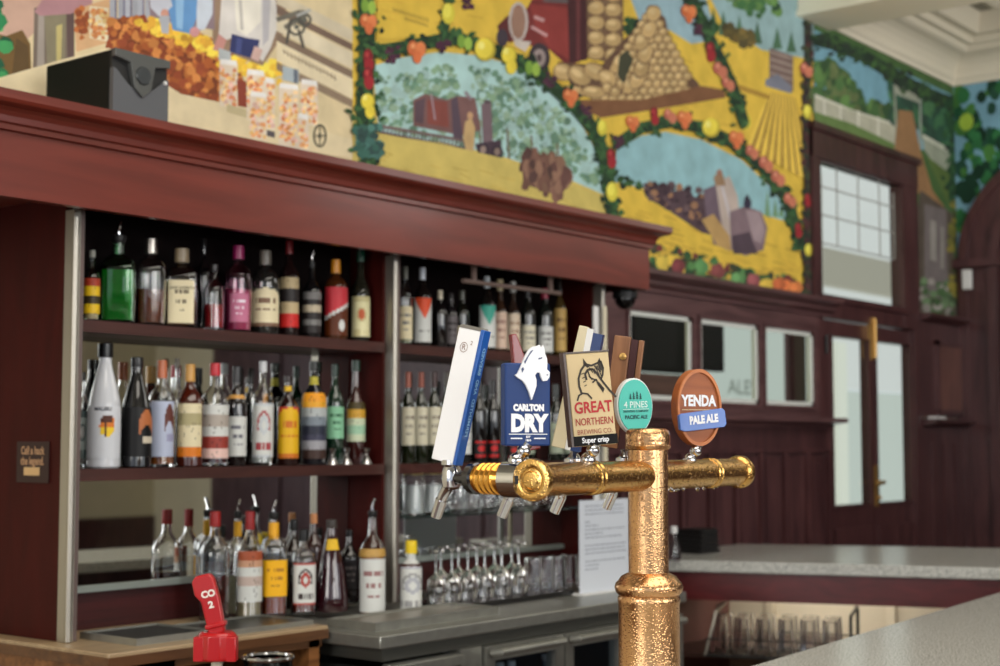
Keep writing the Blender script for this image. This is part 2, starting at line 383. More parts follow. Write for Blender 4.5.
# ---------------------------------------------------------------- double door with transom
b=MB()
b.box(7.50,7.60,WY-.03,WY+.06,2.26,3.27); b.box(7.56,7.64,WY-.01,WY+.05,0,2.33)        # left jamb
b.box(8.71,8.93,WY-.03,WY+.06,2.2,3.27); b.box(8.84,8.93,WY-.03,WY+.06,0,2.2)
b.box(7.50,8.93,WY-.035,WY+.06,3.09,3.27); b.box(7.48,8.95,WY-.055,WY,3.24,3.28)
b.box(7.60,8.71,WY-.015,WY+.05,3.08,3.10)
b.box(7.56,8.9,WY-.02,WY+.05,2.20,2.33); b.box(7.56,8.9,WY-.04,WY,2.29,2.325)
dr=struct(b,'door_1',M_dado)
dm=[(7.64,8.275),(8.285,8.85)]
for k,(a,c) in enumerate(dm):
    b=MB(); g0,g1=((7.75,8.225) if k==0 else (8.33,8.82))
    wall_with_holes(b,a,c,0.02,2.19,[(g0,g1,1.15,2.10)],WY,WY+.05)
    b.box(g0-.015,g0,WY-.012,WY,1.135,2.115); b.box(g1,g1+.015,WY-.012,WY,1.135,2.115); b.box(g0,g1,WY-.012,WY,2.10,2.115); b.box(g0,g1,WY-.012,WY,1.135,1.15)
    b.box(g0,g1,WY-.012,WY,.25,1.02)
    lf=b.build('door_leaf',M_dado,parent=dr)
    b=MB(); b.box(g0,g1,WY+.002,WY+.006,1.15,2.10); b.build('pane',paneglass('window_glass'),parent=lf)
    if k==0:
        b=MB(); b.box(8.235,8.275,WY-.03,WY,1.99,2.235); b.tube([(8.255,WY-.035,2.0),(8.255,WY-.035,2.23)],.012); b.build('door_bolt',M_gold,parent=lf)
    else:
        b=MB(); b.box(8.29,8.33,WY-.012,WY,1.13,1.37); b.tube([(8.31,WY-.01,1.27),(8.31,WY-.05,1.27),(8.22,WY-.055,1.265)],.012); b.ball((8.31,WY-.02,1.18),.014); b.build('door_handle',M_gold,parent=lf)
    b=MB()
    for hz in (.5,1.25,2.0): b.tube([((7.675 if k==0 else 8.87),WY-.01,hz),((7.675 if k==0 else 8.87),WY-.01,hz+.1)],.011)
    b.build('hinge',M_black,parent=lf)
b=MB(); b.box(7.60,8.71,WY+.0,WY+.004,2.33,3.09); b.build('transom_pane',paneglass('window_glass'),parent=dr)
b=MB()
for x in (7.85,8.13,8.42): b.box(x-.0035,x+.0035,WY-.006,WY+.0,2.62,3.09)
for z in (2.62,2.78,2.94): b.box(7.60,8.62,WY-.006,WY+.0,z-.0035,z+.0035)
b.box(8.62,8.63,WY-.006,WY+.0,2.62,3.03)
b.build('transom_leading',solid('lead_came',S(156,156,152),.6),parent=dr)
# porch outside the door; its surfaces glow in place of daylight
b=MB(); b.box(7.3,18,6.4,6.5,0,2.0); struct(b,'wall_porch',emis('porch_wall_glow',S(206,214,206),.85))
b=MB(); b.box(7.0,18,6.2,6.3,2.0,4.9); struct(b,'wall_street',emis('street_front_glow',S(222,224,222),.9))
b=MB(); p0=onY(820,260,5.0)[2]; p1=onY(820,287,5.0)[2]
b.box(7.6,18,5.5,5.6,onY(860,290,5.5)[2],onY(860,255,5.5)[2]); struct(b,'trim_9',emis('fascia_glow',S(172,166,148),.8))
b=MB(); b.box(onY(838,430,5.3)[0],onY(848,430,5.3)[0],5.3,5.34,0,2.3); struct(b,'trim_10',emis('porch_post_glow',S(226,228,214),.9))
# dado right of the door, return to the corner
b=MB()
b.prism([(WY,2.26),(WY-.06,2.27),(WY-.11,2.29),(WY-.11,2.31),(WY,2.31)],8.93,WBX,'x'); b.box(8.93,WBX,WY-.03,WY,1.66,2.26)
b.prism([(WY,1.60),(WY-.08,1.615),(WY-.13,1.63),(WY-.13,1.65),(WY,1.65)],8.95,WBX,'x'); b.box(8.93,WBX,WY-.03,WY,0,1.60)
for x0 in (9.06,9.24,9.42):
    b.box(x0,x0+.15,WY-.04,WY-.03,.25,1.5)
b.box(9.15,9.19,WY-.05,WY-.03,1.70,2.15); b.box(9.15,9.58,WY-.05,WY-.03,2.12,2.15); b.box(9.15,9.58,WY-.05,WY-.03,1.68,1.71)
struct(b,'trim_11',M_dado)
b=MB(); b.box(9.19,9.57,WY-.042,WY-.03,1.71,2.12); struct(b,'trim_12',wood('panel_field',S(84,52,48),S(120,80,70),.3,(6,6,1)))
b=MB(); b.box(WBX-.03,WBX,YS+R,WY,0,2.26); b.box(WBX-.06,WBX,YS+R,WY,2.26,2.31); b.box(WBX-.08,WBX,YS+R,WY,1.60,1.65); struct(b,'trim_13',M_dado)
# small white card on the right-hand dado shelf
p=onY(940,421,WY-.09); b=MB(); b.box(-.07,.07,-.03,.03,0,.015); b.build('card_box',M_white,loc=(p[0],WY-.07,1.65),tag=('small white card box on the dado shelf right of the door','box'))
# ================================================================ PAINTED MURAL (flat paint layers on the wall)
mu=MB(); LAY=[0]
rnd=random.Random(3)
CNT=[0]
def W(px,py):
    p=onY(px,py,WY); return (p[0],WY-.0015-CNT[0]*2.5e-6,p[2])
def nl(): LAY[0]+=1
def J(c,a=.12):
    k=1+rnd.uniform(-a,a); return tuple(min(1,x*k) for x in c[:3])+(1,)
def clip(P,ax,val,keep_less):
    out=[]; f=(lambda p:p[ax]<=val) if keep_less else (lambda p:p[ax]>=val)
    for i in range(len(P)):
        a,b=P[i-1],P[i]
        if f(a)!=f(b):
            t=(val-a[ax])/(b[ax]-a[ax]); out.append(tuple(a[k]+(b[k]-a[k])*t for k in range(3)))
        if f(b): out.append(b)
    return out
DX0,DX1,DZ=7.51,8.92,3.26
def emit(P,c):
    g=.3*c[0]+.59*c[1]+.11*c[2]; c=tuple(min(1,(q*.93+g*.07)*1.04+.012) for q in c[:3])+(1,)
    if len(P)>2: mu.poly(P,c)
def MP(pts,c):
    CNT[0]+=1
    P=[W(*p) for p in pts]
    P=clip(P,2,2.27,False)
    if len(P)<3: return
    P=clip(P,0,WBX,True)
    if len(P)<3: return
    if max(p[0] for p in P)>7.38:
        A_=clip(P,0,7.395,True); emit(clip(A_,2,CEIL,True) if len(A_)>2 else [],c)
        B_=clip(P,0,7.395,False)
        B_=clip(B_,2,3.87,True) if len(B_)>2 else []
        if len(B_)>2:
            L1=clip(B_,0,DX0,True); emit(L1,c)
            R1=clip(B_,0,DX0,False)
            if len(R1)>2:
                emit(clip(R1,0,DX1,False),c); M1=clip(R1,0,DX1,True)
                if len(M1)>2: emit(clip(M1,2,DZ,False),c)
    else: emit(clip(P,2,CEIL,True),c)
def ell(cx,cy,rx,ry,c,rot=0,n=14,wob=0):
    ca,sa=math.cos(rot),math.sin(rot); q=[]
    for i in range(n):
        a=2*math.pi*i/n; k=1+rnd.uniform(-wob,wob); x=rx*k*math.cos(a); y=ry*k*math.sin(a)
        q.append((cx+x*ca-y*sa,cy+x*sa+y*ca))
    MP(q,c)
def inside(p,poly):
    r=False; x,y=p
    for i in range(len(poly)):
        x1,y1=poly[i]; x2,y2=poly[i-1]
        if (y1>y)!=(y2>y) and x<(x2-x1)*(y-y1)/(y2-y1)+x1: r=not r
    return r
def scatter(poly,n,r0,r1,cols,asp=1.,rot=0,wob=.25,jit=.2):
    xs=[p[0] for p in poly]; ys=[p[1] for p in poly]; k=0
    b0=LAY[0]
    for _ in range(n*6):
        if k>=n: break
        p=(rnd.uniform(min(xs),max(xs)),rnd.uniform(min(ys),max(ys)))
        if not inside(p,poly): continue
        k+=1; LAY[0]=b0+rnd.random()*1.5; r=rnd.uniform(r0,r1)
        ell(p[0],p[1],r,r*asp,J(rnd.choice(cols),jit),rot+rnd.uniform(-.4,.4),8,wob)
    LAY[0]=b0+2
def stroke(pts,w,c):
    for a,b in zip(pts,pts[1:]):
        dx,dy=b[0]-a[0],b[1]-a[1]; L=math.hypot(dx,dy) or 1; nx,ny=-dy/L*w/2,dx/L*w/2
        MP([(a[0]+nx,a[1]+ny),(b[0]+nx,b[1]+ny),(b[0]-nx,b[1]-ny),(a[0]-nx,a[1]-ny)],c)
def along(path,t):
    L=[math.dist(a,b) for a,b in zip(path,path[1:])]; s=t*sum(L)
    for (a,b),l in zip(zip(path,path[1:]),L):
        if s<=l: return (a[0]+(b[0]-a[0])*s/l,a[1]+(b[1]-a[1])*s/l)
        s-=l
    return path[-1]
GR=[S(30,62,34),S(44,84,44),S(24,46,32),S(58,98,52)]
def garland(path,w,n,cols=GR):
    b0=LAY[0]; stroke(path,w*1.25,cols[0])
    for _ in range(n):
        p=along(path,rnd.random()); LAY[0]=b0+rnd.random()*1.5
        x,y=p[0]+rnd.gauss(0,w/2.4),p[1]+rnd.gauss(0,w/2.6); r=rnd.uniform(2.2,4.6)
        ell(x,y,r,r*.6,J(rnd.choice(cols),.25),rnd.uniform(0,3),7,.3)
    LAY[0]=b0+2
def fruit(x,y,kind,s=1.):
    b0=LAY[0]
    def e(dx,dy,rx,ry,c,rot=0): ell(x+dx*s,y+dy*s,rx*s,ry*s,c,rot); LAY[0]+=.4
    if kind=='pear': e(0,0,7,8,S(196,176,30)); e(-1,-1,6,7,S(234,214,40)); e(2,10,5,7,S(228,206,36)); e(-3,-4,2.5,3,S(246,236,110))
    if kind=='pear1': e(0,0,5.4,9,S(214,200,40)); e(-1,-2,3.6,6,S(236,226,70))
    if kind=='lemon': e(0,0,8,9,S(190,170,30)); e(-1,-1,7,8,S(236,216,48)); e(-3,-3,2.5,3,S(248,238,120))
    if kind=='orange': e(-3,-3,5,7,S(206,104,50)); e(4,-2,5,7,S(224,126,66)); e(1,5,4,6,S(216,110,54)); e(-3,-5,2,2.5,S(240,160,100))
    if kind=='red': e(0,-3,5,8,S(130,24,34)); e(1,5,5,7,S(160,30,40)); e(-1,-5,2,3,S(190,60,60))
    if kind=='green': e(-3,-2,4,7,S(120,160,50)); e(4,0,4,7,S(150,186,64))
    if kind=='peach': e(-3,-2,5,7,S(186,96,76)); e(3,3,5,7,S(206,120,90)); e(-3,-4,2,3,S(224,150,120))
    if kind=='grape':
        for _ in range(16):
            a,b=rnd.uniform(-6,6),rnd.uniform(-7,8); ell(x+a*s,y+b*s,2.4*s,2.4*s,J(S(74,36,58),.35)); LAY[0]+=.05
    LAY[0]=b0+2.2
BEI=S(216,198,154); YEL=S(222,186,48); YELD=S(196,158,40); SKY=S(168,206,204); SKYB=S(142,188,196)
# ground coat
MP([(-420,-330),(-420,330),(812,330),(812,-330)],YEL); nl()
# ---- left panel: packing shed
MP([(-420,-330),(-420,200),(352,260),(352,-330)],BEI); nl()
MP([(-420,-200),(-420,90),(30,95),(26,40),(60,10),(60,-200)],S(196,160,140)); nl()
MP([(6,36),(22,30),(30,44),(32,96),(-60,90),(-60,20)],S(112,84,40)); MP([(16,38),(28,46),(30,90),(10,88)],S(92,70,36)); nl()
scatter([(-60,10),(4,4),(6,40),(2,88),(-60,80)],80,4,9,[S(30,120,70),S(60,160,90),S(20,90,60)])
MP([(34,8),(74,0),(74,78),(66,92),(32,90)],S(118,104,92)); MP([(44,14),(66,10),(64,88),(48,88)],S(134,126,100)); MP([(56,26),(62,24),(60,80),(56,80)],S(190,176,110)); MP([(38,14),(44,14),(44,88),(36,86)],S(160,150,140)); MP([(66,10),(74,6),(74,76),(68,88)],S(96,76,72)); nl()
MP([(34,12),(42,0),(92,-8),(92,6),(70,14),(40,16)],S(176,130,136)); nl()
MP([(74,10),(110,-2),(110,42),(76,52)],S(212,168,120)); scatter([(76,10),(88,8),(88,36),(76,40)],26,2.5,4,[S(150,74,34),S(186,104,44)])
MP([(89,6),(108,8),(108,42),(89,38)],S(226,212,176)); nl(); scatter([(90,9),(107,10),(107,40),(90,36)],44,1.6,2.8,[S(220,160,90),S(232,200,130),S(206,130,70)])
# metal cans behind the fruit
for i in range(13):
    x=110+i*7+rnd.uniform(-1,1); MP([(x,-12),(x+5,-11),(x+5,20+i*.9),(x,19+i*.9)],J(S(176,180,190),.2)); MP([(x+5,-11),(x+7,-11),(x+7,20+i*.9),(x+5,20+i*.9)],J(S(120,116,140),.2))
nl()
pile=[(108,20),(135,16),(160,26),(190,30),(214,42),(240,62),(246,100),(214,104),(178,92),(150,72),(108,48)]
MP(pile,S(120,58,26)); nl()
scatter(pile,300,3.2,5.4,[S(164,84,30),S(190,108,40),S(140,64,28),S(206,130,56),S(150,70,34)],jit=.15)
scatter([(136,22),(150,18),(184,28),(214,44),(216,58),(190,46),(160,36)],80,3,5,[S(232,186,30),S(244,208,50),S(214,160,30)])
scatter([(205,48),(236,55),(278,62),(280,84),(250,78),(215,66)],70,3,5,[S(236,190,30),S(246,214,56)])
MP([(108,48),(150,74),(180,94),(246,108),(352,140),(352,158),(-60,95),(60,60)],S(220,204,164)); nl()
# woman in a blue dress, man in a white shirt
MP([(212,-60),(282,-60),(286,30),(262,66),(236,56),(212,44)],S(150,124,100)); MP([(140,-60),(214,-60),(214,30),(176,24),(150,16)],S(140,120,128))
MP([(166,-30),(200,-30),(206,0),(196,18),(190,34),(172,30),(168,10)],S(96,150,204)); MP([(174,-20),(184,-20),(182,30),(176,28)],S(140,186,224)); nl()
MP([(198,-20),(212,-10),(212,14),(204,30),(196,30),(196,10)],S(196,206,218)); MP([(148,-8),(166,-14),(172,6),(160,18),(150,8)],S(196,200,212)); nl()
ell(194,32,5,5,S(206,146,146)); ell(164,14,4,5,S(206,150,130)); MP([(159,16),(169,16),(168,34),(161,33)],S(170,174,182)); nl()
MP([(222,-30),(270,-30),(276,8),(276,30),(270,48),(262,62),(254,52),(254,42),(232,38),(226,40),(218,36),(220,10)],S(214,210,204)); nl()
MP([(232,-26),(260,-26),(260,22),(246,36),(236,30)],S(232,228,214)); MP([(262,-10),(270,0),(268,40),(262,46)],S(182,180,184)); MP([(238,0),(241,0),(243,30),(240,30)],S(190,186,178)); nl()
MP([(231,34),(246,38),(259,40),(256,60),(229,52)],S(48,56,104)); MP([(236,38),(242,39),(240,54),(235,53)],S(70,80,136)); nl()
MP([(218,34),(226,40),(222,52),(212,50)],S(198,140,130)); MP([(254,46),(262,50),(258,62),(250,58)],S(204,170,160)); nl()
# sloping white planks and cogs
for k,(y,c,h) in enumerate([(-8,S(206,194,166),12),(6,S(120,98,84),7),(15,S(218,206,176),16),(33,S(130,110,92),8),(41,S(224,210,174),20),(62,S(142,122,100),8)]):
    MP([(276,y),(352,y+38),(352,y+38+h),(276,y+h)],c)
nl()
for i in range(15): stroke([(283+i*3.6,50+i*1.8),(284.5+i*3.6,54+i*1.8+rnd.uniform(-1,2))],1.3,S(110,86,66))
stroke([(276,20),(300,12),(306,14),(284,28)],5,S(112,108,96)); nl()
for cx,cy,rr in ((296,27,8),(304,20,6)):
    for i in range(10):
        a=i*.628; stroke([(cx+rr*math.cos(a),cy+rr*math.sin(a)),(cx+rr*math.cos(a+.628),cy+rr*math.sin(a+.628))],2.6,S(84,84,76))
    nl(); ell(cx,cy,2.6,2.6,S(100,100,92)); nl()
stroke([(290,20),(286,44)],3,S(86,82,74)); stroke([(298,30),(303,48)],3,S(86,82,74)); stroke([(296,16),(310,10)],3,S(170,172,168)); nl()
def jar(x0,y0,x1,y1):
    MP([(x0,y0),(x1,y0+2),(x1,y1+3),(x0,y1)],S(222,206,184)); nl()
    MP([(x0+1,y0-3),(x1-1,y0-1),(x1-.5,y0+4),(x0+.5,y0+2)],S(232,230,226)); nl()
    scatter([(x0+1.5,y0+5),(x1-1.5,y0+6),(x1-1.5,y1),(x0+1.5,y1-2)],int((x1-x0)*(y1-y0)/14),1.6,2.6,[S(226,160,96),S(236,190,110),S(214,130,84),S(238,206,150),S(228,186,170)])
MP([(218,48),(230,52),(230,64),(218,60)],S(176,184,186)); nl()
jar(219,62,237,106); 
MP([(282,66),(298,70),(298,84),(282,80)],S(166,180,186)); MP([(293,69),(297,70),(297,84),(293,83)],S(96,106,120)); nl()
MP([(236,80),(248,82),(247,108),(238,106)],S(140,60,40)); nl()
jar(246,72,264,120); jar(264,80,274,128); jar(300,82,317,124); jar(278,86,298,146); jar(249,94,266,138); jar(297,116,308,150); MP([(266,130),(274,132),(274,138),(266,136)],S(86,80,84)); nl()
for i in range(12):
    a=i*.5236; stroke([(319+6*math.cos(a),136+11*math.sin(a)),(319+6*math.cos(a+.53),136+11*math.sin(a+.53))],2,S(90,86,70))
stroke([(319,126),(319,146)],1.3,S(90,86,70)); stroke([(313,136),(325,136)],1.3,S(90,86,70)); ell(319,136,2,3,S(90,86,70)); nl()
MP([(226,104),(246,110),(246,118),(226,112)],S(196,182,140)); nl()
# ---- second panel: sky, gum trees, steam engine, wheat
arc=[(372,66),(400,58),(440,52),(480,56),(520,68),(552,90),(578,120),(598,156),(606,188),(608,216)]
MP([(372,64)]+arc+[(608,300),(352,260),(352,110)],S(206,182,88)); nl()
MP(arc+[(606,196),(560,176),(500,156),(440,142),(378,132),(372,66)],SKY); nl()
for cl,n,col in (([(378,76),(450,66),(470,120),(380,128)],240,0),([(470,66),(520,80),(560,112),(598,172),(602,186),(520,160),(480,130)],420,0),([(380,90),(602,190),(560,176),(380,128)],60,1)):
    scatter(cl,n,1.8,4.6,[S(126,160,128),S(104,144,120),S(146,176,150),S(96,132,110),S(160,194,190)],jit=.12)
for x in (478,506,530,556): stroke([(x,120+(x-478)*.3),(x+2,152+(x-478)*.25)],2,S(110,100,84))
nl()
stroke([(378,126),(470,142)],3,S(120,100,96)); stroke([(378,132),(470,150)],2,S(104,84,84))
for i in range(24): stroke([(379+i*3.8,126+i*.65),(379+i*3.8,134+i*.7)],1.3,S(96,78,84))
nl()
MP([(412,100),(424,94),(446,100),(456,96),(474,98),(480,130),(462,136),(412,126)],S(120,86,84)); MP([(426,100),(446,102),(448,128),(426,124)],S(134,70,62)); MP([(414,102),(424,98),(422,124),(414,122)],S(90,70,80)); nl()
MP([(450,100),(456,96),(462,140),(452,138)],S(86,70,84)); MP([(480,104),(490,102),(492,146),(482,146)],S(116,96,104)); stroke([(430,94),(434,120)],1.6,S(160,140,150)); stroke([(464,92),(470,100)],3,S(140,120,130)); ell(486,102,4,2,S(86,74,80)); nl()
MP([(474,144),(500,140),(500,160),(478,156)],S(70,54,66)); ell(482,150,6,7,S(58,46,58)); ell(496,152,6,7,S(58,46,58)); nl(); ell(482,150,3,4,S(150,130,120)); ell(496,152,3,4,S(140,120,110)); nl()
MP([(464,122),(470,118),(474,128),(472,156),(466,156),(462,138)],S(196,164,110)); ell(469,116,3,4,S(190,150,110)); nl()
MP([(378,134),(440,144),(500,158),(560,180),(604,198),(606,240),(352,240),(352,128)],S(204,184,92)); nl()
for i in range(46):
    x=rnd.uniform(370,598); y0=148+(x-370)*.2+rnd.uniform(0,40); stroke([(x,y0),(x+rnd.uniform(8,22),y0+rnd.uniform(3,6))],1.2,J(S(188,162,70),.15))
nl()
MP([(520,156),(532,152),(560,164),(570,174),(568,186),(558,196),(540,190),(522,184)],S(110,76,66)); nl()
scatter([(520,156),(532,152),(560,164),(570,174),(558,196),(522,184)],70,2.5,5,[S(120,84,70),S(96,64,58),S(140,104,84),S(84,58,54)],asp=2)
# ---- third panel top: field, truck, sacks
MP([(376,-330),(376,40),(470,36),(520,50),(560,82),(590,120),(610,150),(700,120),(760,150),(812,140),(812,-330)],YEL); nl()
MP([(376,-330),(376,-6),(430,-8),(520,-30),(812,-30),(812,-330)],SKYB); nl()
for i in range(14): stroke([(392+i*2.6,8+i*.8),(393+i*2.6,12+i*.8)],1,S(140,110,40))
for i in range(9): stroke([(404+i*2.6,17+i*.8),(405+i*2.6,21+i*.8)],1,S(140,110,40))
nl()
for i in range(120):
    x=rnd.uniform(380,800); y0=rnd.uniform(-40,130)
    if inside((x,y0+3),[(360,60)]+arc+[(360,260)]) or inside((x+10,y0+5),[(360,60)]+arc+[(360,260)]): continue
    stroke([(x,y0),(x+rnd.uniform(6,20),y0+rnd.uniform(1,5))],1.3,J(S(206,166,40),.14))
nl()
MP([(640,-40),(700,-20),(716,40),(690,44),(668,30),(640,26),(626,-10)],S(150,184,196)); nl()
scatter([(622,18),(640,20),(650,34),(640,44),(622,30)],30,2.5,4,GR+[S(110,150,70)])
# truck
MP([(504,24),(526,8),(536,-10),(574,-14),(576,30),(584,60),(566,66),(548,50),(520,44),(504,40)],S(120,44,42)); nl()
MP([(528,4),(566,8),(568,60),(548,48),(534,26)],S(146,54,50)); MP([(540,-14),(572,-10),(573,4),(542,2)],S(96,90,92)); MP([(496,26),(506,16),(514,18),(510,44),(498,36)],S(96,40,40)); nl()
MP([(566,-20),(586,-20),(586,60),(568,64)],S(70,32,36)); MP([(575,-20),(579,-20),(579,60),(575,61)],S(104,50,52)); nl()
stroke([(533,17),(543,21)],3.5,S(196,150,150)); stroke([(530,27),(546,36)],3,S(196,150,150)); nl()
ell(517,22,10,20,S(190,178,172)); nl(); ell(517,22,7,17,S(146,104,84)); nl()
for i in range(5): stroke([(512+i*2.4,8),(512+i*2.4,37)],.8,S(180,150,130))
MP([(512,40),(530,42),(524,52),(514,46)],S(200,190,180)); nl()
ell(538,58,11,15,S(60,48,54)); nl(); ell(538,58,6.5,9,S(156,140,136)); nl(); ell(538,58,2.5,4,S(80,64,64)); ell(501,38,6,9,S(66,56,66)); nl()
def sack(x,y,rx,ry,rot=0,c=S(192,160,104)):
    b0=LAY[0]; ell(x,y,rx+.9,ry+.9,S(96,66,48),rot,12,.05); LAY[0]+=.15; ell(x,y,rx,ry,J(c,.12),rot,12,.06); LAY[0]+=.15
    ell(x-rx*.2,y-ry*.3,rx*.55,ry*.4,J(S(214,186,130),.08),rot,10,.1); LAY[0]=b0+.2
MP([(585,-30),(622,-30),(622,50),(612,64),(586,58)],S(120,92,66)); nl()
for r in range(6):
    for q in range(2): sack(595+q*17,-22+r*15+q*2,8.5,7)
nl(); nl()
MP([(556,62),(600,66),(622,40),(640,24),(650,6),(664,18),(672,56),(698,84),(700,100),(640,104),(600,92),(570,86)],S(104,76,56)); nl()
ks=[]
for r in range(13):
    y=10+r*7.4; xl=650-r*4.6; xr=654+r*3.6
    x=xl
    while x<xr: sack(x,y,4.6,4.0,-.5); x+=8.6
LAY[0]+=2
for x,y,a,b_,ro in ((562,72,10,8,.3),(578,76,12,9,.6),(594,72,12,8,.5),(606,78,10,7,.6),(618,64,7,11,.4),(572,92,12,6,.1),(592,92,12,6,.1),(606,88,5,5,0),(614,92,5,5,0),(620,84,5,5,0),(628,86,6,9,.4),(636,80,7,10,.5),(640,68,7,10,.4),(644,54,7,10,.3),(640,42,7,9,.3),(648,30,7,9,.6),(652,14,7,8,.4)): sack(x,y,a,b_,ro)
LAY[0]+=2
MP([(618,56),(626,50),(632,60),(622,84),(616,76)],S(64,66,46)); nl()
MP([(560,100),(640,100),(700,86),(724,90),(724,98),(640,112),(600,118)],S(126,84,52)); nl()
# field right of the diagonal garland: trees, hut, ploughed rows
MP([(700,-20),(760,-20),(812,-20),(812,60),(760,50),(720,20)],S(146,180,184)); nl()
MP([(704,20),(730,30),(760,50),(812,60),(812,170),(750,150),(726,80)],YEL); nl()
for x in (700,712,722,738,756,776,790): 
    MP([(x-5,30+(x-700)*.25),(x,4+(x-700)*.3),(x+5,30+(x-700)*.25)],J(S(70,110,80),.2))
nl(); scatter([(724,22),(750,34),(752,48),(736,44),(722,34)],50,2.5,4.5,[S(96,84,40),S(120,100,44),S(76,70,38)])
MP([(768,48),(792,56),(792,92),(768,84)],S(120,98,92)); nl()
for i in range(5): stroke([(769,52+i*7),(791,59+i*7)],2.2,S(156,140,130))
MP([(764,80),(776,74),(790,86),(790,94),(764,86)],S(120,124,140)); nl()
scatter([(700,-40),(760,-40),(778,10),(768,20),(748,14),(716,-4)],100,3,6,[S(60,110,60),S(40,80,50),S(96,140,70)])
for i in range(9):
    x0=768+i*2.8; x1=744+i*7.6; MP([(x0,92+i*.6),(x0+1.6,92+i*.6),(x1+5,150+i*4),(x1,149+i*4)],S(236,200,64)); MP([(x0+1.6,92+i*.6),(x0+2.8,93+i*.6),(x1+7.6,152+i*4),(x1+5,150+i*4)],S(150,110,44))
nl()
MP([(724,80),(770,96),(768,100),(724,86)],S(176,136,40)); nl()
# ---- fourth panel: sky, horse team and rider
arc2=[(615,150),(640,136),(664,132),(700,140),(740,160),(772,190),(792,222),(800,262)]
MP(arc2+[(800,300),(660,300),(612,290),(612,200)],SKYB); nl()
MP([(612,182),(640,188),(700,200),(760,214),(800,226),(800,330),(612,320)],S(222,186,48)); nl()
for i in range(60):
    x=rnd.uniform(620,795); y0=205+(x-620)*.25+rnd.uniform(0,40); stroke([(x,y0),(x+14,y0+4)],1.3,J(S(200,160,40),.15))
nl()
scatter([(616,176),(640,182),(640,190),(616,186)],14,2,4,GR); 
for x in (766,774,780): MP([(x-3,216),(x,190+(x-766)),(x+3,218)],S(110,150,110))
nl()
for (x,y,s) in ((650,190,.8),(662,196,.9),(680,202,1.3),(694,210,1.4)):
    MP([(x-10*s,y-8*s),(x+6*s,y-10*s),(x+12*s,y),(x+11*s,y+18*s),(x+4*s,y+16*s),(x-8*s,y+8*s)],J(S(76,58,66),.25)); nl()
scatter([(640,180),(700,190),(706,226),(690,220),(645,200)],60,2,4,[S(70,50,60),S(96,76,80),S(56,40,50),S(150,110,80)])
MP([(702,190),(716,184),(726,200),(730,250),(712,244),(704,214)],S(110,92,106)); MP([(714,184),(728,176),(736,196),(742,250),(724,250)],S(186,170,160)); nl()
MP([(700,220),(712,214),(728,236),(730,252),(716,246)],S(186,150,90)); stroke([(718,176),(738,254)],2.4,S(196,190,196)); nl()
MP([(712,178),(718,170),(722,176),(724,186),(714,186)],S(150,120,90)); ell(718,173,3,3.6,S(150,110,90)); nl()
MP([(728,212),(744,206),(760,212),(766,228),(762,250),(744,256),(730,250)],S(130,108,116)); MP([(744,210),(758,212),(764,230),(760,244),(752,240)],S(160,140,146)); MP([(730,236),(748,232),(756,254),(732,254)],S(80,64,76)); nl()
ell(746,204,4,5,S(50,46,70)); MP([(742,200),(746,194),(750,202)],S(50,46,60)); nl()
# vegetables along the foot
scatter([(652,246),(690,254),(740,268),(802,282),(802,298),(740,294),(690,284),(648,276)],330,2.6,5,[S(52,96,52),S(80,130,70),S(206,170,50),S(120,52,52),S(60,66,44),S(40,72,44)])
for x,y,c in ((700,268,S(90,146,84)),(736,280,S(96,150,88)),(672,262,S(212,180,50)),(716,272,S(130,66,66)),(752,282,S(150,80,84)),(676,268,S(120,56,60)),(764,288,S(222,190,60)),(786,288,S(206,110,50)),(778,286,S(196,100,50)),(794,290,S(210,120,56)),(660,264,S(206,180,60))):
    ell(x,y-1,7,7.5,J(c,.1),0,12,.2); LAY[0]+=.3; ell(x-2,y-2,4,5,J(tuple(min(1,q*1.3) for q in c[:3])+(1,),.1),0,9,.2); LAY[0]+=.2
nl()
# ---- garlands of leaves and fruit
garland([(366,-120),(364,-20),(366,60),(362,110),(366,150),(370,200)],13,420)
for y,k in ((8,'green'),(24,'orange'),(60,'red'),(78,'red'),(102,'pear'),(-20,'grape')): fruit(366,y,k,1.)
scatter([(354,128),(378,126),(380,158),(354,154)],50,3,5,[S(52,98,86),S(70,120,110),S(44,74,70)])
garland([(374,52),(410,46),(450,38),(490,50),(520,62),(548,84),(572,106),(594,132),(606,170),(610,210),(612,240)],10,420)
for x,y,k,s in ((391,54,'grape',1),(414,52,'orange',1.1),(441,44,'grape',1),(462,44,'green',1),(483,50,'lemon',1.3),(507,56,'pear',1.1),(530,70,'green',1),(548,80,'grape',.9),(568,98,'orange',.9),(584,112,'grape',.8),(600,128,'pear1',.9),(609,158,'red',.9),(610,192,'pear1',1.1)): fruit(x,y,k,s)
garland([(440,-40),(448,-8),(444,20),(442,40)],6,60); fruit(446,14,'pear1',1.2); fruit(466,2,'grape',.8)
garland([(612,146),(640,128),(670,122),(700,128),(730,142),(760,166),(786,200),(800,250)],9,300)
for x,y,k,s in ((616,142,'grape',.8),(630,124,'orange',.8),(652,116,'red',.8),(668,116,'peach',.8),(682,120,'orange',.9),(709,128,'lemon',1.1),(734,140,'orange',.9),(744,122,'pear1',.9),(750,152,'peach',.8),(764,164,'peach',.9),(776,178,'peach',.9),(788,200,'peach',.8),(796,230,'red',.7)): fruit(x,y,k,s)
garland([(676,-40),(690,0),(708,40),(724,72),(736,104),(742,124)],9,220)
for x,y,k,s in ((686,14,'orange',.9),(708,52,'red',.9),(718,70,'peach',.9),(726,84,'peach',.8),(696,30,'grape',.7)): fruit(x,y,k,s)
garland([(806,-10),(806,60),(804,120),(806,180),(806,240),(806,300)],6,260,[S(50,40,40),S(36,50,36),S(60,70,44),S(80,44,44)])
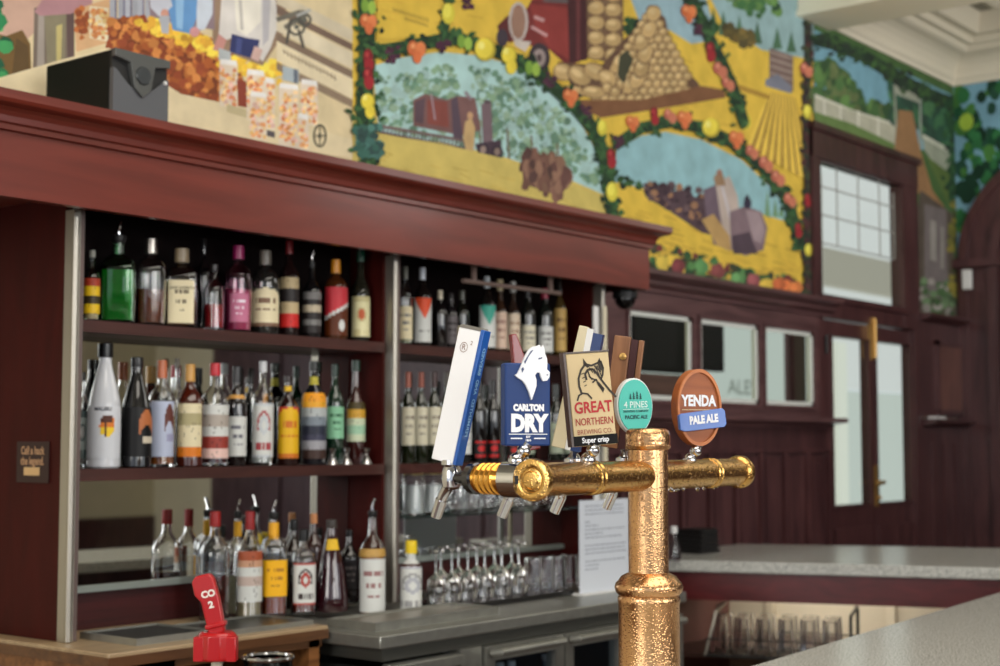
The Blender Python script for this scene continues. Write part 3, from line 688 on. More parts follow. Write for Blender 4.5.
fruit(805,112,'pear1',.8); fruit(804,70,'peach',.8); fruit(805,200,'red',.6); fruit(806,250,'pear1',.7)
# ---- panel over the door
MP([(812,-330),(812,330),(960,330),(960,-330)],S(66,100,50)); nl()
MP([(812,30),(960,100),(960,150),(890,150),(812,110)],S(110,160,180)); nl()
scatter([(812,66),(830,60),(846,80),(866,104),(890,110),(890,150),(850,124),(812,108)],170,3,6,[S(66,104,54),S(84,122,60),S(50,84,48),S(96,112,66)],asp=1.5)
MP([(812,96),(850,112),(894,126),(892,150),(812,120)],S(176,176,156)); MP([(812,94),(850,110),(894,124),(894,127),(812,98)],S(206,206,190)); nl()
for x in (822,838,856,876): stroke([(x,98+(x-812)*.3),(x,118+(x-812)*.35)],1.6,S(220,220,206))
nl()
MP([(812,112),(850,124),(892,144),(892,200),(812,160)],S(96,124,64)); nl()
scatter([(890,80),(960,110),(962,200),(950,160),(920,130),(892,124)],220,3,6,[S(40,84,64),S(56,106,70),S(36,70,56),S(70,120,76)],asp=1.8)
MP([(892,84),(918,94),(918,104),(892,94)],S(150,156,140)); stroke([(892,84),(894,140)],2,S(150,156,140)); stroke([(918,94),(918,150)],2,S(150,160,150)); nl()
MP([(896,110),(910,112),(918,150),(930,190),(944,210),(950,230),(938,230),(914,190),(892,150)],S(150,112,72)); nl()
MP([(920,136),(956,156),(956,178),(934,168),(922,150)],S(150,158,140)); MP([(920,134),(956,154),(956,158),(920,138)],S(196,200,184)); nl()
MP([(924,156),(956,180),(956,214),(944,200)],S(86,110,50)); nl()
MP([(918,190),(950,214),(950,240),(960,330),(900,330)],S(84,74,64)); nl()
MP([(922,204),(944,210),(946,300),(922,296)],S(112,104,104)); MP([(928,220),(934,222),(934,262),(928,260)],S(150,146,140)); MP([(938,226),(942,228),(942,270),(938,268)],S(140,136,130)); nl()
scatter([(920,280),(958,284),(958,330),(920,330)],60,3,5,[S(70,104,60),S(100,130,90),S(150,146,140),S(60,80,50)])
scatter([(946,200),(958,200),(958,300),(950,300)],40,2.5,5,[S(110,110,40),S(66,70,40),S(140,130,44)])
garland([(812,40),(830,44),(860,56),(890,74),(920,92),(950,104)],10,260,[S(24,50,34),S(40,72,40),S(56,92,44),S(30,44,36)])
garland([(948,100),(954,140),(952,200)],9,120,[S(30,70,44),S(46,90,50),S(30,50,36)])
muo=mu.build('trim_14',M_mural,smooth=False); muo['kind']='structure'
# right wall mural: foliage over and beside the arch
mr_=MB()
def WR(y,z,l): return (WBX-.0015-l*.00002-(CNT.__setitem__(0,CNT[0]+1) or CNT[0])*1e-6,y,z)
mr_.poly([WR(WY,2.31,0),WR(YS+R+.0,2.31,0),WR(YS+R,ZS,0)]+[WR(y,z,0) for y,z in arch_pts(R)[1:-1]]+[WR(YS-R,ZS,0),WR(YS-R,2.3,0),WR(YS-R-.5,2.3,0),WR(YS-R-.5,3.87,0),WR(WY,3.87,0)],S(120,164,184))
def inarch(y,z): return (abs(y-YS)<R+.02 and z<ZS) or math.hypot(y-YS,z-ZS)<R+.03
k=0
while k<620:
    y=rnd.uniform(YS-R-.4,WY-.02); z=rnd.uniform(2.35,3.84)
    if inarch(y,z): continue
    sky=math.hypot((y-3.42)/.22,(z-3.68)/.13)<1 
    if sky and rnd.random()<.85: k+=1; continue
    k+=1; r=rnd.uniform(.02,.05); c=J(rnd.choice([S(34,84,56),S(50,110,66),S(28,60,44),S(70,120,60),S(38,74,60)] if z>2.8 else [S(150,150,130),S(60,90,50)]),.2)
    mr_.poly([WR(y+r*math.cos(a*.785)*(1+rnd.uniform(-.2,.2)),z+r*1.3*math.sin(a*.785),1+k%9) for a in range(8)],c)
for y,z in ((3.70,3.62),(3.40,3.55),(3.10,3.66)):
    mr_.poly([WR(y+.05*math.cos(a*.6283),z+.06*math.sin(a*.6283),12) for a in range(10)],S(160,190,70))
o=mr_.build('trim_15',M_mural,smooth=False); o['kind']='structure'
# ================================================================ BACK BAR CABINET
FX0,FX1=1.2,5.03; FY=3.25
root=empty('back_bar_cabinet',(2.42,3.5,0.98),0,'tall dark cherry back bar shelving unit with deep moulded header and mirrors','cabinet')
def R_(mb,name,mat,**k):
    o=mb.build(name,mat,parent=root,**k); o.location=(-2.42,-3.5,-0.98); return o
b=MB()
prof=[(0,2.11),(0,2.272),(.012,2.275),(.012,2.288),(.02,2.292)]+[(.02+.03*(1-math.cos(t*math.pi/8)),2.294+.034*math.sin(t*math.pi/8)) for t in range(1,5)]+[(.062,2.332),(.068,2.34),(.068,2.362),(0,2.362)]
def head(mb,prof,x0,x1):
    pr=[(p[0],p[1]) for p in prof]; n=len(pr)
    for i in range(n-1):
        (a,z0),(c,z1)=pr[i],pr[i+1]
        mb.poly([(x0,FY-a,z0),(x1+a,FY-a,z0),(x1+c,FY-c,z1),(x0,FY-c,z1)])
        mb.poly([(x1+a,FY-a,z0),(x1+a,3.78,z0),(x1+c,3.78,z1),(x1+c,FY-c,z1)])
head(b,prof,FX0,FX1)
b.poly([(FX0,FY,2.11),(FX0,FY+.03,2.11),(FX1-.03,FY+.03,2.11),(FX1-.03,3.78,2.11),(FX1,3.78,2.11),(FX1,FY,2.11)])
b.box(FX0,FX1-.03,FY+.025,3.78,2.16,2.19); b.box(FX0,FX1-.005,FY+.028,FY+.03,2.112,2.19)
b.box(FX0,FX1,3.2,3.78,2.35,2.36)
R_(b,'header',M_header)
b=MB(); b.box(2.388,2.42,3.39,3.78,.981,2.16); R_(b,'side_panel',M_cab)
b=MB(); b.box(3.625,3.657,3.39,3.56,.981,2.16); R_(b,'partition',M_cab)
b=MB(); b.box(4.83,4.862,3.39,3.78,.963,2.16); R_(b,'side_panel',M_cab)
for x in (2.390,3.642,4.845):
    b=MB(); b.box(x-.004,x+.018,3.352,3.39,.981,2.12); b.tube([(x+.003,3.352,.983),(x+.003,3.352,2.10)],.0095,12); R_(b,'post',M_steelp)
    b=MB(); b.box(x+.018,x+.036,3.36,3.39,.981,2.13); R_(b,'post_strip',solid('dull_strip',S(112,96,92),.4,.3))
b=MB(); b.box(2.42,4.83,3.54,3.57,1.83,2.16); R_(b,'back_panel',solid('dark_back',S(14,6,6),.7,spec=.1))
b=MB(); b.box(2.42,4.83,3.545,3.57,.981,1.09); R_(b,'back_panel',wood('red_back',S(44,10,12),S(70,20,20),.4))
for a,c in ((2.422,3.622),(3.66,4.828)):
    b=MB(); b.box(a,c,3.54,3.545,1.10,1.80); R_(b,'mirror',M_mirror)
    b=MB(); b.box(a,c,3.528,3.545,1.085,1.103); R_(b,'mirror_ledge',solid('ledge_steel',S(176,186,180),.3,.6))
for a,c in ((2.42,3.625),(3.657,4.83)):
    for z in (1.83,1.43):
        b=MB(); b.box(a,c,3.385,3.54,z-.03,z); b.box(a,c,3.378,3.385,z-.032,z+.001); R_(b,'shelf',M_shelf)
b=MB(); b.box(3.66,4.828,3.40,3.54,1.245,1.253); R_(b,'glass_shelf',paneglass('shelf_glass',(.75,.86,.82,1),.5))
# slim light bar under the header, camera dome beside it
p0=onY(463,267,3.33); p1=onY(560,280,3.33)
b=MB(); b.tube([(p0[0],3.33,2.062),(p1[0],3.33,2.062)],.008); b.box(p0[0]+.05,p0[0]+.07,3.325,3.335,2.062,2.165); b.box(p1[0]-.07,p1[0]-.05,3.325,3.335,2.062,2.165)
R_(b,'light_bar',solid('grey_tube',S(120,100,92),.4))
c=onY(625,292,3.36)
e=empty('security_camera',(c[0],3.36,2.11),0,'black dome security camera under the right end of the header','camera')
b=MB(); b.lathe([(.035,0),(.05,0),(.052,-.02),(.05,-.03)][::-1],20); b.build('base',M_black,parent=e)
b=MB(); b.ball((0,0,-.03),.044,16,10); b.build('dome',M_blackg,parent=e)
# little notice on the side panel
b=MB(); 
def side(px,py): p=onX(px,py,2.388); return p
q=[side(19,444),side(49,444),side(50,482),side(18,481)]
e=empty('notice',(2.418,side(34,460)[1],side(34,460)[2]),0,'small dark notice with tan lettering on the cabinet side panel','sign')
yl=side(18,460)[1]; yr=side(50,460)[1]; cy=(yl+yr)/2; hw=abs(yl-yr)/2; cz=side(34,462)[2]; e.location=(2.387,cy,cz)
b=MB(); b.box(-.003,0,-hw,hw,-.055,.055); b.build('plate',solid('notice_plate',S(40,10,10),.5),parent=e)
b=MB(); MP3=lambda p:(-.0038,-p[0],p[1]); TAN=S(186,146,110)
put_text(b,'Call a hack',.030,0,.030,0,TAN,.8,.0008,map=MP3); put_text(b,'the legend.',.030,0,.002,0,TAN,.8,.0008,map=MP3)
b.add([MP3(p) for p in ((-.038,-.036),(.034,-.036),(.034,-.014),(-.038,-.014))],[(0,1,2,3)],S(206,170,120))
b.build('lettering',M_print,parent=e)
# ================================================================ BOTTLES
def labelart(kind,cols):
    """returns f(u,v)->colour, u in -1..1, v in 0..1 bottom to top"""
    c=cols
    rr=random.Random(str(kind)+str(cols)); pat=[[rr.random() for _ in range(40)] for _ in range(40)]
    def f(u,v):
        i=int((u+1)*19.99); j=int(v*39.99)
        if kind=='plain':
            k=c[0]
            if abs(v-.72)<.06 and abs(u)<.6 and pat[0][i]>.25: k=c[1]
            if abs(v-.5)<.035 and abs(u)<.45 and pat[1][i]>.3: k=c[1]
            if abs(v-.3)<.025 and abs(u)<.35 and pat[2][i]>.3: k=c[1]
            if len(c)>2 and v<.12: k=c[2]
            return k
        if kind=='medal':
            k=c[0]; d=math.hypot(u*.9,(v-.55)*2.1)
            if d<.42: k=c[1]
            if d<.26: k=c[2]
            if v<.16 and abs(u)<.7 and pat[1][i]>.3: k=c[1]
            if v>.88 and abs(u)<.8: k=c[1]
            return k
        if kind=='vee':
            k=c[0]
            if v>.52 and abs(u)<(v-.52)*2.0: k=c[1]
            if abs(v-.25)<.03 and abs(u)<.5 and pat[2][i]>.3: k=c[2]
            return k
        if kind=='bands':
            n=len(c); k=c[min(n-1,int((1-v)*n))]
            if pat[j//2][i]>.95: k=tuple(q*.5 for q in k[:3])+(1,)
            return k
        if kind=='diag':
            k=c[0] if v>.5+u*.16 else c[1]
            if abs(v-.5-u*.16)<.04: k=c[2]
            if math.hypot(u-.3,(v-.2)*1.8)<.22: k=c[2]
            return k
        if kind=='arch':
            lim=.78+.2*math.sqrt(max(0,1-u*u)); k=c[0]
            if v>lim: k=c[2]
            if abs(v-.66)<.05 and abs(u)<.6 and pat[3][i]>.2: k=c[1]
            if abs(v-.42)<.03 and abs(u)<.7 and pat[4][i]>.3: k=c[1]
            if v<.1: k=c[1]
            return k
        if kind=='palm':
            k=c[0]; du,dv=(u-.22),(v-.62)*1.7; d=math.hypot(du,dv)
            if d<.36: k=S(232,196,40) if dv<-.02 else S(214,120,40)
            if d<.36 and (abs(du+.05)<.05 or (dv>.08 and abs(du+.05)<.24)): k=S(80,40,24)
            return k
        if kind=='swirl':
            k=c[0]
            if u>.1 and abs(v-.5-.3*math.sin(u*3))<.16: k=c[1]
            if u>.3 and abs(v-.35)<.06: k=c[2]
            return k
        if kind=='seal':
            k=c[0]; d=math.hypot(u*.8,(v-.6)*1.7)
            if .34<d<.44 and v>.5: k=c[1]
            if d<.3: k=c[2]
            if d<.14: k=c[0]
            if abs(v-.2)<.07 and abs(u)<.6 and pat[5][i]>.25: k=c[1]
            if v<.05 or v>.96: k=c[2]
            return k
        return c[0]
    return f
PROF={ # (r fraction, h fraction) for the glass; the last third is the neck
 'std':[(.92,0),(1,.015),(1,.60),(.95,.66),(.74,.715),(.46,.76),(.33,.80),(.29,.97),(.33,.975),(.33,1)],
 'tall':[(.92,0),(1,.015),(1,.53),(.94,.58),(.7,.64),(.48,.70),(.38,.76),(.36,.97),(.42,.975),(.42,1)],
 'wine':[(.92,0),(1,.015),(1,.60),(.97,.65),(.8,.70),(.5,.75),(.38,.80),(.37,.95),(.41,.955),(.41,1)],
 'taper':[(.9,0),(1,.015),(1,.44),(.93,.55),(.74,.66),(.5,.78),(.38,.85),(.36,.97),(.38,1)],
 'squat':[(.94,0),(1,.02),(1,.62),(.97,.69),(.78,.75),(.44,.79),(.33,.82),(.31,.97),(.36,.975),(.36,1)],
 'cone':[(.94,0),(1,.02),(.97,.16),(.80,.42),(.56,.66),(.36,.82),(.28,.90),(.28,1)],
 'bitter':[(.94,0),(1,.015),(1,.62),(.94,.68),(.56,.73),(.42,.76),(.42,1)],
}
GLC={}
def tinted(rgb,rough=.03): 
    k='tinted_glass_%d_%d_%d'%rgb; return glassm(k,S(*rgb),rough)
def liquidm(rgb): return solid('liquid_%d_%d_%d'%rgb,S(*rgb),.08,spec=.6)
def darkm(rgb): return solid('dark_glass_%d_%d_%d'%rgb,S(*rgb),.06,spec=.7,coat=.5)
def hring(prof,R,H,n,sq,shrink=0,top=1.):
    return [(max(.001,r*R-shrink),h*H) for r,h in prof if h<=top]
def bottle(label,px,w,top,z,Y,style='std',glass=None,liq=None,level=.5,dark=None,cap=(20,20,20),capmetal=False,caph=.1,capw=1.,lab=None,sq=0,pourer=False,rz=None,group=None,kind='liquor_bottle',neck=None,foil=None,text=None,botpx=None,second=None):
    if botpx is not None:
        x=onY(px,botpx,Y)[0]
    else:
        py=(top+botpx if botpx else 400); x=onY(px,380,Y)[0]
    bx,by,k=proj(x,Y,z); R=w/2*k/F; H=(by-top)*k/F*1.0
    if pourer: Hb=H-.045
    else: Hb=H-.004
    if rz is None: rz=math.radians(-34)+random.uniform(-.1,.1)
    o=empty(kind,(x,Y,z),rz,label,'wine bottle' if kind=='wine_bottle' else 'bottle',group)
    n=32 if sq else 24; pr=[(r,h) for r,h in PROF[style]]
    Rn=pr[-2][0]*R
    if sq: Rq=R*.93
    else: Rq=R
    def P(mb,prof): mb.lathe(prof,n,sq); return mb
    outer=[(r*Rq,h*Hb) for r,h in pr]
    b=MB()
    if dark is not None:
        P(b,outer); b.build('glass_body',darkm(dark),parent=o)
    else:
        inner=[(max(.002,r*Rq-.0022),h*Hb) for r,h in pr[1:]]; inner=[(inner[0][0]*.98,.009)]+inner[1:-1]+[(inner[-1][0],Hb-.0005)]
        P(b,outer+inner[::-1]) if False else None
        b.lathe(outer+inner[::-1]+[(.0005,.009)],n,sq)
        b.build('glass_body',M_glass if glass is None else tinted(glass),parent=o)
        if liq is not None:
            lp=[(max(.002,r*Rq-.0030),h*Hb) for r,h in pr[1:] if h<level]
            # radius at the level
            for (r0,h0),(r1,h1) in zip(pr,pr[1:]):
                if h0<=level<=h1: rl=r0+(r1-r0)*(level-h0)/(h1-h0); break
            lp=[(lp[0][0]*.97,.0105)]+[(r,h) for r,h in lp[1:]]+[(rl*Rq-.003,level*Hb)]
            b=MB(); b.lathe(lp,n,sq); b.build('liquid',liquidm(liq),parent=o)
    # closure
    if pourer:
        b=MB(); b.lathe([(Rn*.9,Hb-.012),(Rn*1.12,Hb),(Rn*1.1,Hb+.008),(Rn*.6,Hb+.011)],14); b.build('pourer_collar',M_black,parent=o)
        b=MB(); b.tube([(0,0,Hb+.008),(0,0,Hb+.02),(.003,-.004,Hb+.034),(.006,-.010,Hb+.047)],.0042,8,r2=.0026); b.build('pourer_spout',M_chrome,parent=o)
    else:
        rc=Rn*1.10*capw; ch=caph*Hb*.8
        b=MB(); b.lathe([(rc,Hb-ch),(rc*1.02,Hb-ch*.9),(rc,Hb+.002),(rc*.85,Hb+.004)],16)
        b.build('cap',solid('cap_%d_%d_%d'%cap+('m' if capmetal else ''),S(*cap),.3,1. if capmetal else 0.),parent=o)
    if foil:
        b=MB(); b.lathe([(Rn*1.16,Hb*(1-foil[1])),(Rn*1.08,Hb*.93)],16); b.build('neck_foil',solid('foil_%d_%d_%d'%foil[0],S(*foil[0]),.4,.2),parent=o)
    def patch(v0,v1,span,art,nm,marks=None):
        mb=MB(); nu,nv=22,22; f=labelart(*art)
        def rad(h):
            for (r0,h0),(r1,h1) in zip(pr,pr[1:]):
                if h0<=h<=h1: return (r0+(r1-r0)*(h-h0)/(h1-h0))*Rq
            return pr[-1][0]*Rq
        def pt(a,h,off=.0008):
            r=rad(h); 
            if sq: p_=2+sq; r=r*(abs(math.cos(a))**p_+abs(math.sin(a))**p_)**(-1/p_)
            r+=off; return (r*math.cos(a),r*math.sin(a),h*Hb)
        sp=math.radians(span)/2
        for i in range(nu):
            for j in range(nv):
                u0,u1=-1+2*i/nu,-1+2*(i+1)/nu; h0,h1=v0+(v1-v0)*j/nv,v0+(v1-v0)*(j+1)/nv
                a0,a1=-math.pi/2+sp*u0,-math.pi/2+sp*u1
                mb.poly([pt(a0,h0),pt(a1,h0),pt(a1,h1),pt(a0,h1)],f((u0+u1)/2,(j+.5)/nv))
        if marks:
            for (s,size,vv,col,xs,bd) in marks:
                put_text(mb,s,size,0,0,0,col,xs,bd,map=lambda p,vv=vv: pt(-math.pi/2+p[0]/(rad(vv)),vv+p[1]/Hb,.0014))
        mb.build(nm,M_print,parent=o)
    if lab:
        for L in (lab if isinstance(lab[0],tuple) and isinstance(lab[0][0],(int,float)) else [lab]):
            patch(L[0],L[1],L[2],L[3],'label',text)
    if second: patch(second[0],second[1],second[2],second[3],'neck_label')
    return o
W_=S(206,208,204); CR=S(220,208,172); K_=S(40,34,34); GY=S(120,118,116); RD=S(176,40,36); YE=S(226,186,30); GD=S(184,150,84)
g1='spirits on the top left shelf'; z1,z2=1.831,1.431; Yf=3.45
def L(a,b,sp,k,*c): return ((a,b,sp,(k,list(c))),)
bottle('narrow clear bottle with yellow and red label beside the left steel post, top shelf',90,16,250,z1,Yf,'std',liq=(190,176,140),level=.3,cap=(170,170,160),lab=L(.12,.62,150,'bands',S(170,60,40),YE,S(60,50,30),YE),group=g1)
bottle('large square bottle filled with bright green liquid, pourer on top',116,38,222,z1,Yf,'squat',glass=(190,235,200),liq=(10,120,34),level=.62,pourer=True,sq=3,group=g1)
bottle('crystal decanter half full of brown spirit, right of the green bottle',149,32,238,z1,Yf,'squat',liq=(92,40,20),level=.42,cap=(170,164,156),capmetal=True,caph=.2,sq=1,group=g1)
bottle('square whiskey bottle with big cream label on the top shelf',180,34,248,z1,3.44,'squat',liq=(120,66,16),level=.58,cap=(150,132,104),caph=.2,capw=1.05,sq=4,lab=L(.06,.60,78,'plain',CR,S(120,110,90)),text=[("JACK DANIEL'S",.010,.50,S(90,84,70),.85,.0003)],rz=math.radians(-40),group=g1)
bottle('slim black bottle right of the cream labelled whiskey, top shelf',202,14,238,z1,3.50,'std',dark=(12,10,12),cap=(30,28,28),group=g1)
bottle('clear bottle holding red liqueur just left of the pink bottle',213,20,264,z1,3.43,'std',liq=(150,26,34),level=.4,cap=(40,34,34),caph=.1,group=g1)
bottle('pink gin bottle with magenta stopper',237,28,245,z1,Yf,'squat',glass=(250,214,230),liq=(170,72,110),level=.5,cap=(150,26,90),caph=.18,lab=L(.12,.45,80,'plain',S(190,110,140),S(230,220,230)),group=g1)
bottle('apothecary style dark squat bottle with cream diamond label',264,29,250,z1,Yf,'squat',dark=(30,30,28),cap=(110,104,94),caph=.2,lab=L(.1,.56,130,'arch',CR,S(120,90,70),S(60,60,54)),group=g1)
bottle('tall dark bottle with dark red cap and low red label, top shelf',288,20,240,z1,Yf,'std',dark=(26,14,14),cap=(128,14,24),caph=.16,lab=L(.1,.62,130,'bands',S(190,170,130),K_,S(190,170,130),S(200,40,36)),group=g1)
bottle('dark bottle with silver and black banded label, top shelf',311,19,250,z1,Yf,'std',dark=(18,18,20),pourer=True,lab=L(.08,.62,140,'bands',GY,K_,S(190,176,150),K_,GY,K_),group=g1)
bottle('bottle with orange cap and diagonal red label, top shelf',335,24,259,z1,Yf,'squat',dark=(70,36,14),cap=(214,140,20),caph=.2,lab=L(.06,.66,140,'diag',S(196,50,60),S(90,40,10),W_),group=g1)
bottle('green capped bottle with long neck and cream label, right end of top shelf',360,19,250,z1,Yf,'tall',dark=(34,34,26),cap=(12,70,50),caph=.14,lab=L(.06,.5,140,'medal',S(222,216,170),S(200,190,140),S(190,90,50)),group=g1)
# hand-height shelf
g2='spirits on the middle left shelf'
bottle('clear bottle with pale label half behind the left steel post, middle shelf',84,10,372,z2,3.51,'std',liq=(170,180,176),level=.3,cap=(60,60,56),lab=L(.1,.6,150,'medal',S(190,204,200),S(90,110,110),W_),group=g2)
bottle('white coconut rum bottle with black cap and palm sunset emblem',105,33,343,z2,3.44,'taper',dark=(205,208,214),cap=(14,14,14),caph=.13,capw=1.15,lab=L(.08,.50,150,'palm',S(205,208,214)),text=[('MALIBU',.015,.475,S(50,50,60),.9,.0005)],rz=math.radians(-42),group=g2)
bottle('black cream liqueur bottle with copper swirl on its label',137,31,357,z2,3.44,'taper',dark=(12,12,14),cap=(30,28,28),lab=L(.1,.55,160,'swirl',S(14,14,16),S(176,104,60),S(200,190,170)),group=g2)
bottle('clear rum bottle with copper foil neck and blue picture label',162,27,360,z2,Yf,'std',liq=(132,70,26),level=.3,cap=(186,104,66),caph=.2,lab=L(.1,.62,110,'swirl',S(176,184,206),S(96,52,44),S(150,150,180)),group=g2)
bottle('clear spirit bottle with grey stopper standing behind the gold necked rum',177,14,358,z2,3.515,'std',cap=(120,112,100),group=g2)
bottle('dark rum bottle with gold neck and cream and orange label',190,28,364,z2,Yf,'std',dark=(66,22,12),cap=(196,146,70),caph=.2,lab=L(.1,.62,110,'bands',CR,S(170,160,120),CR,CR,S(214,120,30)),group=g2)
bottle('clear bottle with round red cap and white label with red script',215,29,363,z2,Yf,'std',liq=(70,22,22),level=.42,cap=(190,20,36),caph=.14,lab=L(.08,.6,130,'bands',W_,S(170,160,150),W_,S(150,60,50),S(226,190,180)),group=g2)
bottle('port bottle with black capsule, gold ring and white label',237,20,366,z2,Yf,'wine',dark=(22,16,16),cap=(24,22,24),caph=.2,lab=L(.1,.5,140,'plain',W_,S(110,110,120)),second=(.68,.72,200,('bands',[S(200,150,80)])),group=g2)
bottle('second dark bottle with black capsule tucked behind the port bottle',251,13,368,z2,3.515,'wine',dark=(20,16,14),cap=(30,28,28),caph=.2,group=g2)
bottle('clear white rum bottle with white cap and white label',263,22,361,z2,Yf,'std',liq=(170,178,176),level=.2,cap=(206,208,210),caph=.12,lab=L(.08,.6,130,'seal',W_,S(160,60,66),S(190,196,200)),group=g2)
bottle('coffee liqueur bottle with yellow arch label and yellow neck band',288,22,376,z2,Yf,'std',dark=(34,14,12),cap=(34,20,16),caph=.07,lab=L(.08,.66,140,'arch',S(224,176,26),S(200,110,30),S(190,60,40)),second=(.84,.90,300,('bands',[S(222,180,40)])),group=g2)
bottle('tall dark bottle with orange disc over a silver banded label',314,25,361,z2,Yf,'std',dark=(18,20,26),cap=(20,26,20),caph=.1,lab=L(.06,.70,150,'bands',S(226,150,30),S(222,160,40),S(170,176,176),S(120,130,140),S(40,44,60),S(60,60,80),S(150,150,156),S(60,40,34)),second=(.78,.86,300,('bands',[S(180,170,60)])),group=g2)
bottle('green glass bottle with pale green label right of the orange disc bottle',335,18,364,z2,Yf,'std',dark=(12,40,26),cap=(10,44,30),caph=.14,lab=L(.26,.58,140,'plain',S(130,186,150),S(40,90,60)),group=g2)
bottle('bottle with dark green cap and green gold striped label near the shelf end',356,19,360,z2,Yf,'tall',dark=(50,20,18),cap=(12,50,34),caph=.12,lab=L(.22,.6,150,'bands',S(70,60,30),S(196,150,50),S(190,200,170),S(150,190,160),S(190,200,170)),group=g2)
# jiggers
def jigger(px,lab):
    p=onY(px,450,3.412); e=empty('jigger',(p[0],3.412,z2),0,lab,'jigger','steel jiggers on the middle left shelf')
    b=MB(); b.lathe([(.0215,0),(.0225,.001),(.0075,.032),(.0060,.033),(.0205,.002)],20); b.build('large_cup',M_chrome,parent=e)
    b=MB(); b.lathe([(.0065,.031),(.0145,.052),(.0135,.0515),(.005,.033)],20); b.build('small_cup',M_chrome,parent=e)
jigger(332,'small steel jigger in front of the green bottle, leftmost of three'); jigger(346,'small steel jigger, middle of three on the shelf'); jigger(366,'small steel jigger at the right end, standing alone')
# bottles on the timber counter
g3='pouring bottles on the timber counter'; zc=.981
bottle('clear bottle with dark red liquid low in it, leftmost on the counter',214,30,512,zc,3.43,'std',liq=(70,20,18),level=.42,cap=(150,30,28),caph=.16,botpx=604,group=g3)
bottle('clear bottle with orange pourer collar behind the red capped bottle',237,22,500,zc,3.47,'std',liq=(170,170,140),level=.4,pourer=True,foil=((216,160,20),.22),botpx=592,group=g3)
bottle('clear rum bottle with red cap and orange and white label on the counter',249,26,512,zc,3.40,'std',liq=(150,140,110),level=.25,cap=(140,28,28),caph=.2,lab=L(.16,.64,140,'bands',S(160,80,50),S(196,150,120),W_,S(190,170,160),W_,W_),botpx=602,group=g3)
bottle('square orange liqueur bottle with yellow label and orange neck',273,27,501,zc,3.39,'squat',liq=(120,44,14),level=.5,pourer=True,foil=((222,160,20),.24),sq=2,lab=L(.2,.56,120,'plain',S(236,176,20),S(180,120,30)),botpx=605,group=g3)
bottle('black capped bottle behind the whiskey with the red seal',293,22,520,zc,3.49,'std',dark=(34,24,20),cap=(18,18,18),caph=.14,botpx=598,group=g3)
bottle('bourbon bottle with white label and round red seal on the counter',303,25,530,zc,3.35,'squat',liq=(96,34,18),level=.56,cap=(18,18,18),caph=.16,lab=L(.12,.62,120,'seal',W_,S(60,50,50),S(170,60,50)),botpx=611,sq=1,group=g3)
bottle('dark bottle with copper cap behind the triangular liqueur bottle',313,20,514,zc,3.49,'std',dark=(50,20,16),cap=(206,140,90),caph=.12,botpx=602,group=g3)
bottle('dark purple bottle tapering like a cone with yellow neck tag',331,34,520,zc,3.34,'cone',dark=(44,12,20),cap=(60,54,50),caph=.1,second=(.68,.8,90,('bands',[S(222,180,40)])),botpx=612,group=g3)
bottle('slim black bottle right of the cone shaped bottle',349,20,530,zc,3.47,'std',dark=(16,12,14),cap=(16,14,14),lab=L(.2,.6,100,'plain',S(26,22,24),S(120,110,110)),botpx=608,group=g3)
bottle('vodka bottle with white label, gold band and tall chrome pourer',372,26,500,.9635,3.27,'std',liq=(170,110,50),level=.6,pourer=True,lab=L(.04,.56,150,'plain',W_,S(150,110,110)),second=(.58,.66,200,('bands',[S(190,150,80)])),botpx=608,group=g3)
bottle('small bitters bottle wrapped in white paper with yellow cap',411,21,541,.9635,3.20,'bitter',dark=(70,30,20),cap=(232,200,30),caph=.2,capw=1.2,lab=((.02,.66,250,('seal',[W_,S(150,150,150),S(170,172,180)])),),second=(.70,.86,340,('bands',[W_])),botpx=607,group=g3)
# right bay, top shelf
g4='bottles on the top right shelf'
rb=[('clear bottle with cream label hard against the middle steel post',405,14,266,'std',None,(150,156,130),.5,(120,120,110),('plain',[CR,GY]),.08,.5),
('white capped bottle with orange triangle on a white label',422,18,267,'std',(24,20,18),None,0,(206,212,222),('vee',[W_,S(222,80,40),GY]),.06,.62),
('dark bottle with pale round stopper right of the orange triangle bottle',440,15,290,'std',(20,18,18),None,0,(214,204,180),None,0,0),
('dark bottle with grey label in the middle of the top right shelf',451,13,293,'std',(30,28,30),None,0,(60,56,56),('plain',[S(96,90,92),K_]),.1,.6),
('dark wine bottle with cream cap behind the tall blue and white handle',462,14,290,'wine',(22,24,18),None,0,(70,70,60),('plain',[CR,GY]),.06,.4),
('white capped bottle with teal triangle on a white label',487,17,276,'std',(24,22,20),None,0,(204,212,218),('vee',[W_,S(60,160,140),GY]),.06,.62),
('amber bottle with beige cap and pinkish label beside the teal triangle',500,14,279,'tall',(60,40,28),None,0,(196,180,140),('plain',[S(206,180,160),S(150,110,100)]),.06,.56),
('slim bottle with silver cap and cream pink label',513,14,281,'tall',(50,36,30),None,0,(176,176,172),('plain',[S(214,196,172),S(160,130,110)]),.06,.56),
('wine bottle with black capsule and wide cream label',528,15,287,'wine',(24,26,22),None,0,(34,34,36),('plain',[S(214,208,184),GY]),.06,.44),
('wine bottle with magenta capsule and white label',545,16,288,'wine',(24,30,26),None,0,(150,20,56),('plain',[W_,GY]),.06,.44),
('tall bottle with gold label at the right end of the top shelf',560,13,280,'std',(70,56,30),None,0,(50,50,48),('plain',[S(190,156,90),S(110,80,40)]),.08,.64)]
for lb,px,w,top,stl,dk,lq,lv,cp_,art,a0,a1 in rb:
    bottle(lb,px,w,top,z1,Yf,stl,dark=dk,liq=lq,level=lv,cap=cp_,caph=.18,lab=((a0,a1,150,art),) if art else None,kind='wine_bottle' if stl=='wine' else 'liquor_bottle',group=g4)
